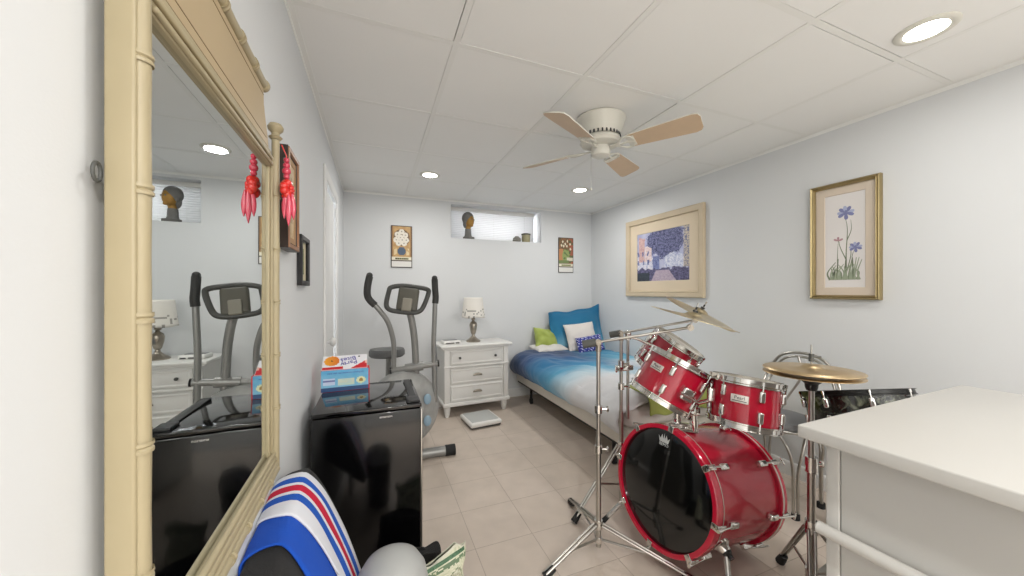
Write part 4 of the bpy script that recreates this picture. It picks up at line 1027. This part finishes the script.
for (dx, dy) in ((-.115, -.155), (-.115, .155), (.13, -.145), (.13, .145)):
    for e in (-1, 1):
        m = MB(OFF); a = math.atan2(dy, dx); tx, ty = -math.sin(a)*e, math.cos(a)*e
        f = Vector((sx_+dx*1.02, sy_+dy*1.02, .012)); 
        m.tube(cat_rom([(sx_+.172*math.cos(a+e*.42), sy_+.172*math.sin(a+e*.42), sz_-.015), (f.x+tx*.030, f.y+ty*.030, .36), (f.x+tx*.012, f.y+ty*.012, .24), (f.x+tx*.011, f.y+ty*.011, .012)], 6), .0075, 10)
        lg = m.build('leg', STEEL, ch)
        if e == 1: MB(OFF).cyl((f.x, f.y, 0), (f.x, f.y, .03), .02, n=14).build('rubber_foot', RUBBER, lg)
# ------------------------------------------------------------ white cabinet
kx0, kx1, ky0, ky1, kz = .975, 1.92, -.55, .549, .92
cb_ = thing('white_cabinet', 'white painted cabinet with overhanging top at the right front', 'cabinet', (kx0, ky1, 0), (0, 0, math.radians(1.2))); OFF = cb_.location
MB(OFF).box((kx0, ky0, kz-.031), (kx1, ky1, kz), .004).build('top', CABW, cb_)
bx, by = kx0+.065, ky1-.03
MB(OFF).box((bx+.004, ky0+.03, .08), (kx1-.04, by-.004, kz-.0315)).build('body', CABW, cb_)
for y in (by-.026, ky0+.03): MB(OFF).box((bx-.004, y, .0), (bx+.03, y+.026, kz-.031), .002).build('corner_post', CABW, cb_)
MB(OFF).box((bx-.001, ky0+.058, .09), (bx+.006, by-.0285, kz-.0315), .001).build('side_panel', CABW, cb_)
MB(OFF).box((bx-.012, ky0+.05, kz-.05), (bx+.004, by+.004, kz-.0312), .005).build('top_moulding', CABW, cb_)
MB(OFF).tube([(bx-.020, ky0+.04, .668), (bx-.020, by+.006, .668)], .0142, 20).sph((bx-.020, by+.006, .668), .0144, (1, .5, 1)).build('side_rail', CABW, cb_)
mb = MB(OFF)
for z0, z1 in ((.12, .38), (.40, .64), (.66, .86)):
    d_ = MB(OFF).box((kx0+.1, by-.005, z0), (kx1-.08, by+.008, z1), .003).build('drawer', CABW, cb_)
    MB(OFF).cyl(((kx0+kx1)/2, by+.006, (z0+z1)/2), ((kx0+kx1)/2, by+.03, (z0+z1)/2), .009, .014, n=16).build('knob', STEEL, d_)
# ------------------------------------------------------------ black chair, blue cloth, striped scarf
CX = -.214
ac = thing('padded_chair', 'black padded chair against the left wall, draped with blue cloth', 'chair', (-.02, 1.0, 0)); OFF = ac.location
def hump(yv, off=0., n=36, zmin=.42, lift=0.):
    """cross-section of the backrest ridge at depth y; returns points from the wall side over the top"""
    zt = .652+.06*(yv-1.15)+lift; out = []
    for i in range(n+1):
        q = -1+2*i/n; a = abs(q)
        if q > 0:
            x = CX+.165*a; z = zt-.38*a**1.5; nx, nz = min(1, .25+a), max(.25, 1-a)
        else:
            b = min(1, a/.45); x = CX-.064*math.sin(b*PI/2); z = zt-.022*b*b-.30*max(0, a-.45); nx, nz = -(.2+.8*b*b), 1-.8*b
        l = math.hypot(nx, nz)
        out.append((max(x+off*nx/l, -.2845), yv, z+off*nz/l))
    return out
rows = []
for yv, k in ((.66, .8), (.68, .95), (.72, 1), (.8, 1), (.9, 1), (1.0, 1), (1.1, 1), (1.2, 1), (1.29, 1), (1.33, .985), (1.352, .95), (1.365, .88), (1.37, .78)):
    h = hump(yv); c = Vector((CX+.02, yv, .42)); rows.append([c+(Vector(p)-c)*k for p in h])
mb = MB(OFF); mb.grid(rows)
V = [mb.v(p) for p in rows[0]]; mb.f(V); V = [mb.v(p) for p in rows[-1]]; mb.f(V[::-1])
mb.build('backrest', BLACKF, ac, ang=60)
MB(OFF).box((-.20, .70, .22), (.10, .93, .30), .035).build('seat', BLACKF, ac)
for x in (-.2, -.03):
    for y in (.74, .90): MB(OFF).cyl((x, y, 0), (x, y, .26), .018, n=14).build('leg', BLACKP, ac)
def drape(y0, y1, off, ny, n, zmin, wave, seed, colf=None, sl=0.):
    rows, C = [], []
    for j in range(ny+1):
        t = j/ny; r = []
        for i, p in enumerate(hump(1.15, off, n, zmin)):
            q = i/n*2-1
            yv = y0+(y1-y0)*t+sl*q+ (wave*math.sin(q*5+seed) if j == 0 else wave*.5*math.sin(q*4+seed+1) if j == ny else 0)
            pp = hump(yv, off+.003*noise.noise(Vector((q*3, yv*20, seed))), n, zmin)[i]; r.append(pp)
        rows.append(r); C.append([colf(t+.5/ny) if colf else (0, 0, 0)]*n)
    return rows, C
o_ = (-.2, 1.1, .6)
rows, C = drape(.965, 1.12, .007, 10, 48, .46, .010, 2)
mb = MB(o_); mb.grid(rows); o = mb.build('blue_cloth', mat('blue_fleece', '#0d4bb4', .95, bump=(300, .5)), ang=70, mods=[('SOLIDIFY', dict(thickness=.004, offset=0))]); o.location = o_
tag(o, 'bright blue cloth over the black chair back, under the striped scarf', 'cloth')
BLUE, RED, WHT = H('#1553b5'), H('#c21138'), H('#d9dae0')
def stripes(t):
    for e, c in ((.26, WHT), (.42, BLUE), (.475, WHT), (.645, RED), (.70, WHT), (.845, BLUE), (1.1, WHT)):
        if t < e: return c
rows, C = drape(1.083, 1.285, .013, 44, 52, .45, .007, 4, stripes)
mb = MB(o_); mb.grid(rows, C); o = mb.build('striped_scarf', colmat('scarf_knit', .95, bump=(400, .5)), ang=70, mods=[('SOLIDIFY', dict(thickness=.005, offset=0))]); o.location = o_
tag(o, 'white scarf with blue and red stripes draped over the black chair back', 'scarf')
# ------------------------------------------------------------ bin, money bag, black tote, slipper
bn = thing('waste_bin', 'black bin with a pale grey domed lid in front of the fridge', 'bin', (.050, 1.105, 0)); bn.scale = (.87, .87, 1.06); OFF = bn.location
MB().lathe([(0, 0), (.09, 0), (.095, .01), (.113, .31), (.117, .32), (.111, .32), (0, .315)], n=40).build('body', BLACKP, bn)
MB().lathe([(.119, .312), (.122, .322), (.120, .352), (.111, .388), (.090, .416), (.058, .434), (.028, .442), (0, .443)], n=44).build('domed_lid', GREYD, bn)
def bill(u, v):
    g = noise.noise(Vector((u*24, v*30, 3))); g2 = noise.noise(Vector((u*60, v*70, 6)))
    cream = mixc(H('#cfccb8'), H('#a9b08e'), .35+g2*.9)
    if v > .955 or v < .05: return H('#c9c8b6')
    if .885 < v < .95: return mixc(H('#4d7452'), H('#24472f'), .5+g2) if u < .9 else cream
    if .80 < v < .88: return cream if abs(math.sin(u*30+g*6))*.05 < abs(v-.84-.02*math.sin(u*26)) else H('#5d7355')
    for c in (.26, .38):
        e = ((u-c)/.05)**2+((v-.745)/.042)**2
        if .25 < e < 1: return H('#1f3a28')
    if abs(u-.17) < .018 and abs(v-.745) < .042: return H('#1f3a28')
    e = ((u-.68)/.2)**2+((v-.58)/.16)**2
    if e < 1: return mixc(H('#8d8d74'), H('#c6c5b2'), .5+g+g2*.6)
    if e < 1.18: return H('#6f7d60')
    if .2 < v < .5 and u < .45: return mixc(H('#6b8a63'), cream, .5+g*1.5)
    return cream
bg_ = thing('printed_bag', 'crumpled bag printed like a green hundred dollar bill beside the bin', 'bag', (.240, 1.335, 0), (0, 0, math.radians(4)))
rows, C = [], []
for j in range(61):
    v = j/60; r, c = [], []
    for i in range(121):
        a = i/120*2*PI; k = .05*(1-v**3*.85); ca, sa = math.cos(a), math.sin(a)
        w_ = .085*(1+.06*math.sin(v*7)); x = w_*math.copysign(abs(ca)**.5, ca); y = k*math.copysign(abs(sa)**.7, sa)
        nz = noise.noise(Vector((x*18, y*18, v*5)))*.014*(.3+v)
        r.append((x+nz, y+nz*.7, .25*v+.05*v*(x/.085)*(.5)+(.012*math.sin(ca*6) if v > .95 else 0)-.0*v)); c.append(bill(.5+.5*ca, v))
    rows.append(r); C.append(c[:-1])
mb = MB(); mb.grid(rows, C); mb.f([mb.v(p) for p in rows[0][:-1]], H('#b5bda0'))
mb.build('bag_body', PRINT, bg_, ang=50, mods=[('SOLIDIFY', dict(thickness=.0015))])
tb = thing('tote', 'black fabric tote between the bin and the money print bag', 'bag', (.150, 1.500, 0), (0, 0, math.radians(12)))
rows = []
for j in range(9):
    v = j/8; rows.append([(.13*(1-.1*v)*math.copysign(abs(math.cos(a))**.6, math.cos(a)), .06*(1-.5*v)*math.copysign(abs(math.sin(a))**.6, math.sin(a)), .15*v+.010*math.sin(3*a)*v) for a in [2*PI*i/40 for i in range(40)]])
mb = MB(); mb.grid(rows, closed_u=True); mb.f([mb.v(p) for p in rows[0]]); mb.f([mb.v(p) for p in rows[-1]])
mb.build('tote_body', BLACKF, tb, ang=50)
mb = MB()
for y in (-.02, .02): mb.tube(cat_rom([(-.06, y, .13), (-.05, y, .15), (0, y*1.6, .156), (.05, y, .15), (.06, y, .13)], 6), .006, 8)
mb.build('handle', BLACKF, tb)
sl = thing('slipper', 'dark brown slipper toe on the tiles at the bottom edge', 'slipper', (.36, 1.24, 0), (0, 0, math.radians(24)))
def sole(k, z): return [(.046*k*math.sin(a)*(1+.15*math.cos(a)), .125*k*math.cos(a), z) for a in [2*PI*i/36 for i in range(36)]]
mb = MB(); mb.grid([sole(.0, 0), sole(.97, 0), sole(1, .008), sole(.98, .018), sole(0, .019)], closed_u=True); mb.build('sole', BLACKP, sl)
rows = []
for j in range(12):
    y = -.0+.122*j/11; w_ = .047*math.sqrt(max(0.0, 1-(max(0, y)/.123)**2.4)); rows.append([(-w_*math.cos(PI*i/16), y, .017+.048*(1-.45*j/11)*math.sin(PI*i/16)*(w_/.047)**.5) for i in range(17)])
mb = MB(); mb.grid(rows); mb.build('upper', mat('slipper_brown', '#3b2f28', .9), sl, mods=[('SOLIDIFY', dict(thickness=.004))])
# ------------------------------------------------------------ camera, world, view
cam = bpy.data.cameras.new('camera'); co = bpy.data.objects.new('camera', cam); COL.objects.link(co); SC.camera = co
cam.sensor_width = 36; cam.lens = 350/1024*36; cam.shift_y = 3/1024; cam.clip_start = .02
co.location = (0, 0, 1.25); co.rotation_euler = (PI/2, 0, -math.radians(21.45))
w = bpy.data.worlds.new('world'); SC.world = w; w.use_nodes = True
bg = w.node_tree.nodes['Background']; bg.inputs[0].default_value = (.95, .97, 1, 1); bg.inputs[1].default_value = 13
vs = SC.view_settings; vs.view_transform = 'Standard'; vs.look = 'None'; vs.gamma = 1; vs.use_curve_mapping = False; vs.exposure = 0.03
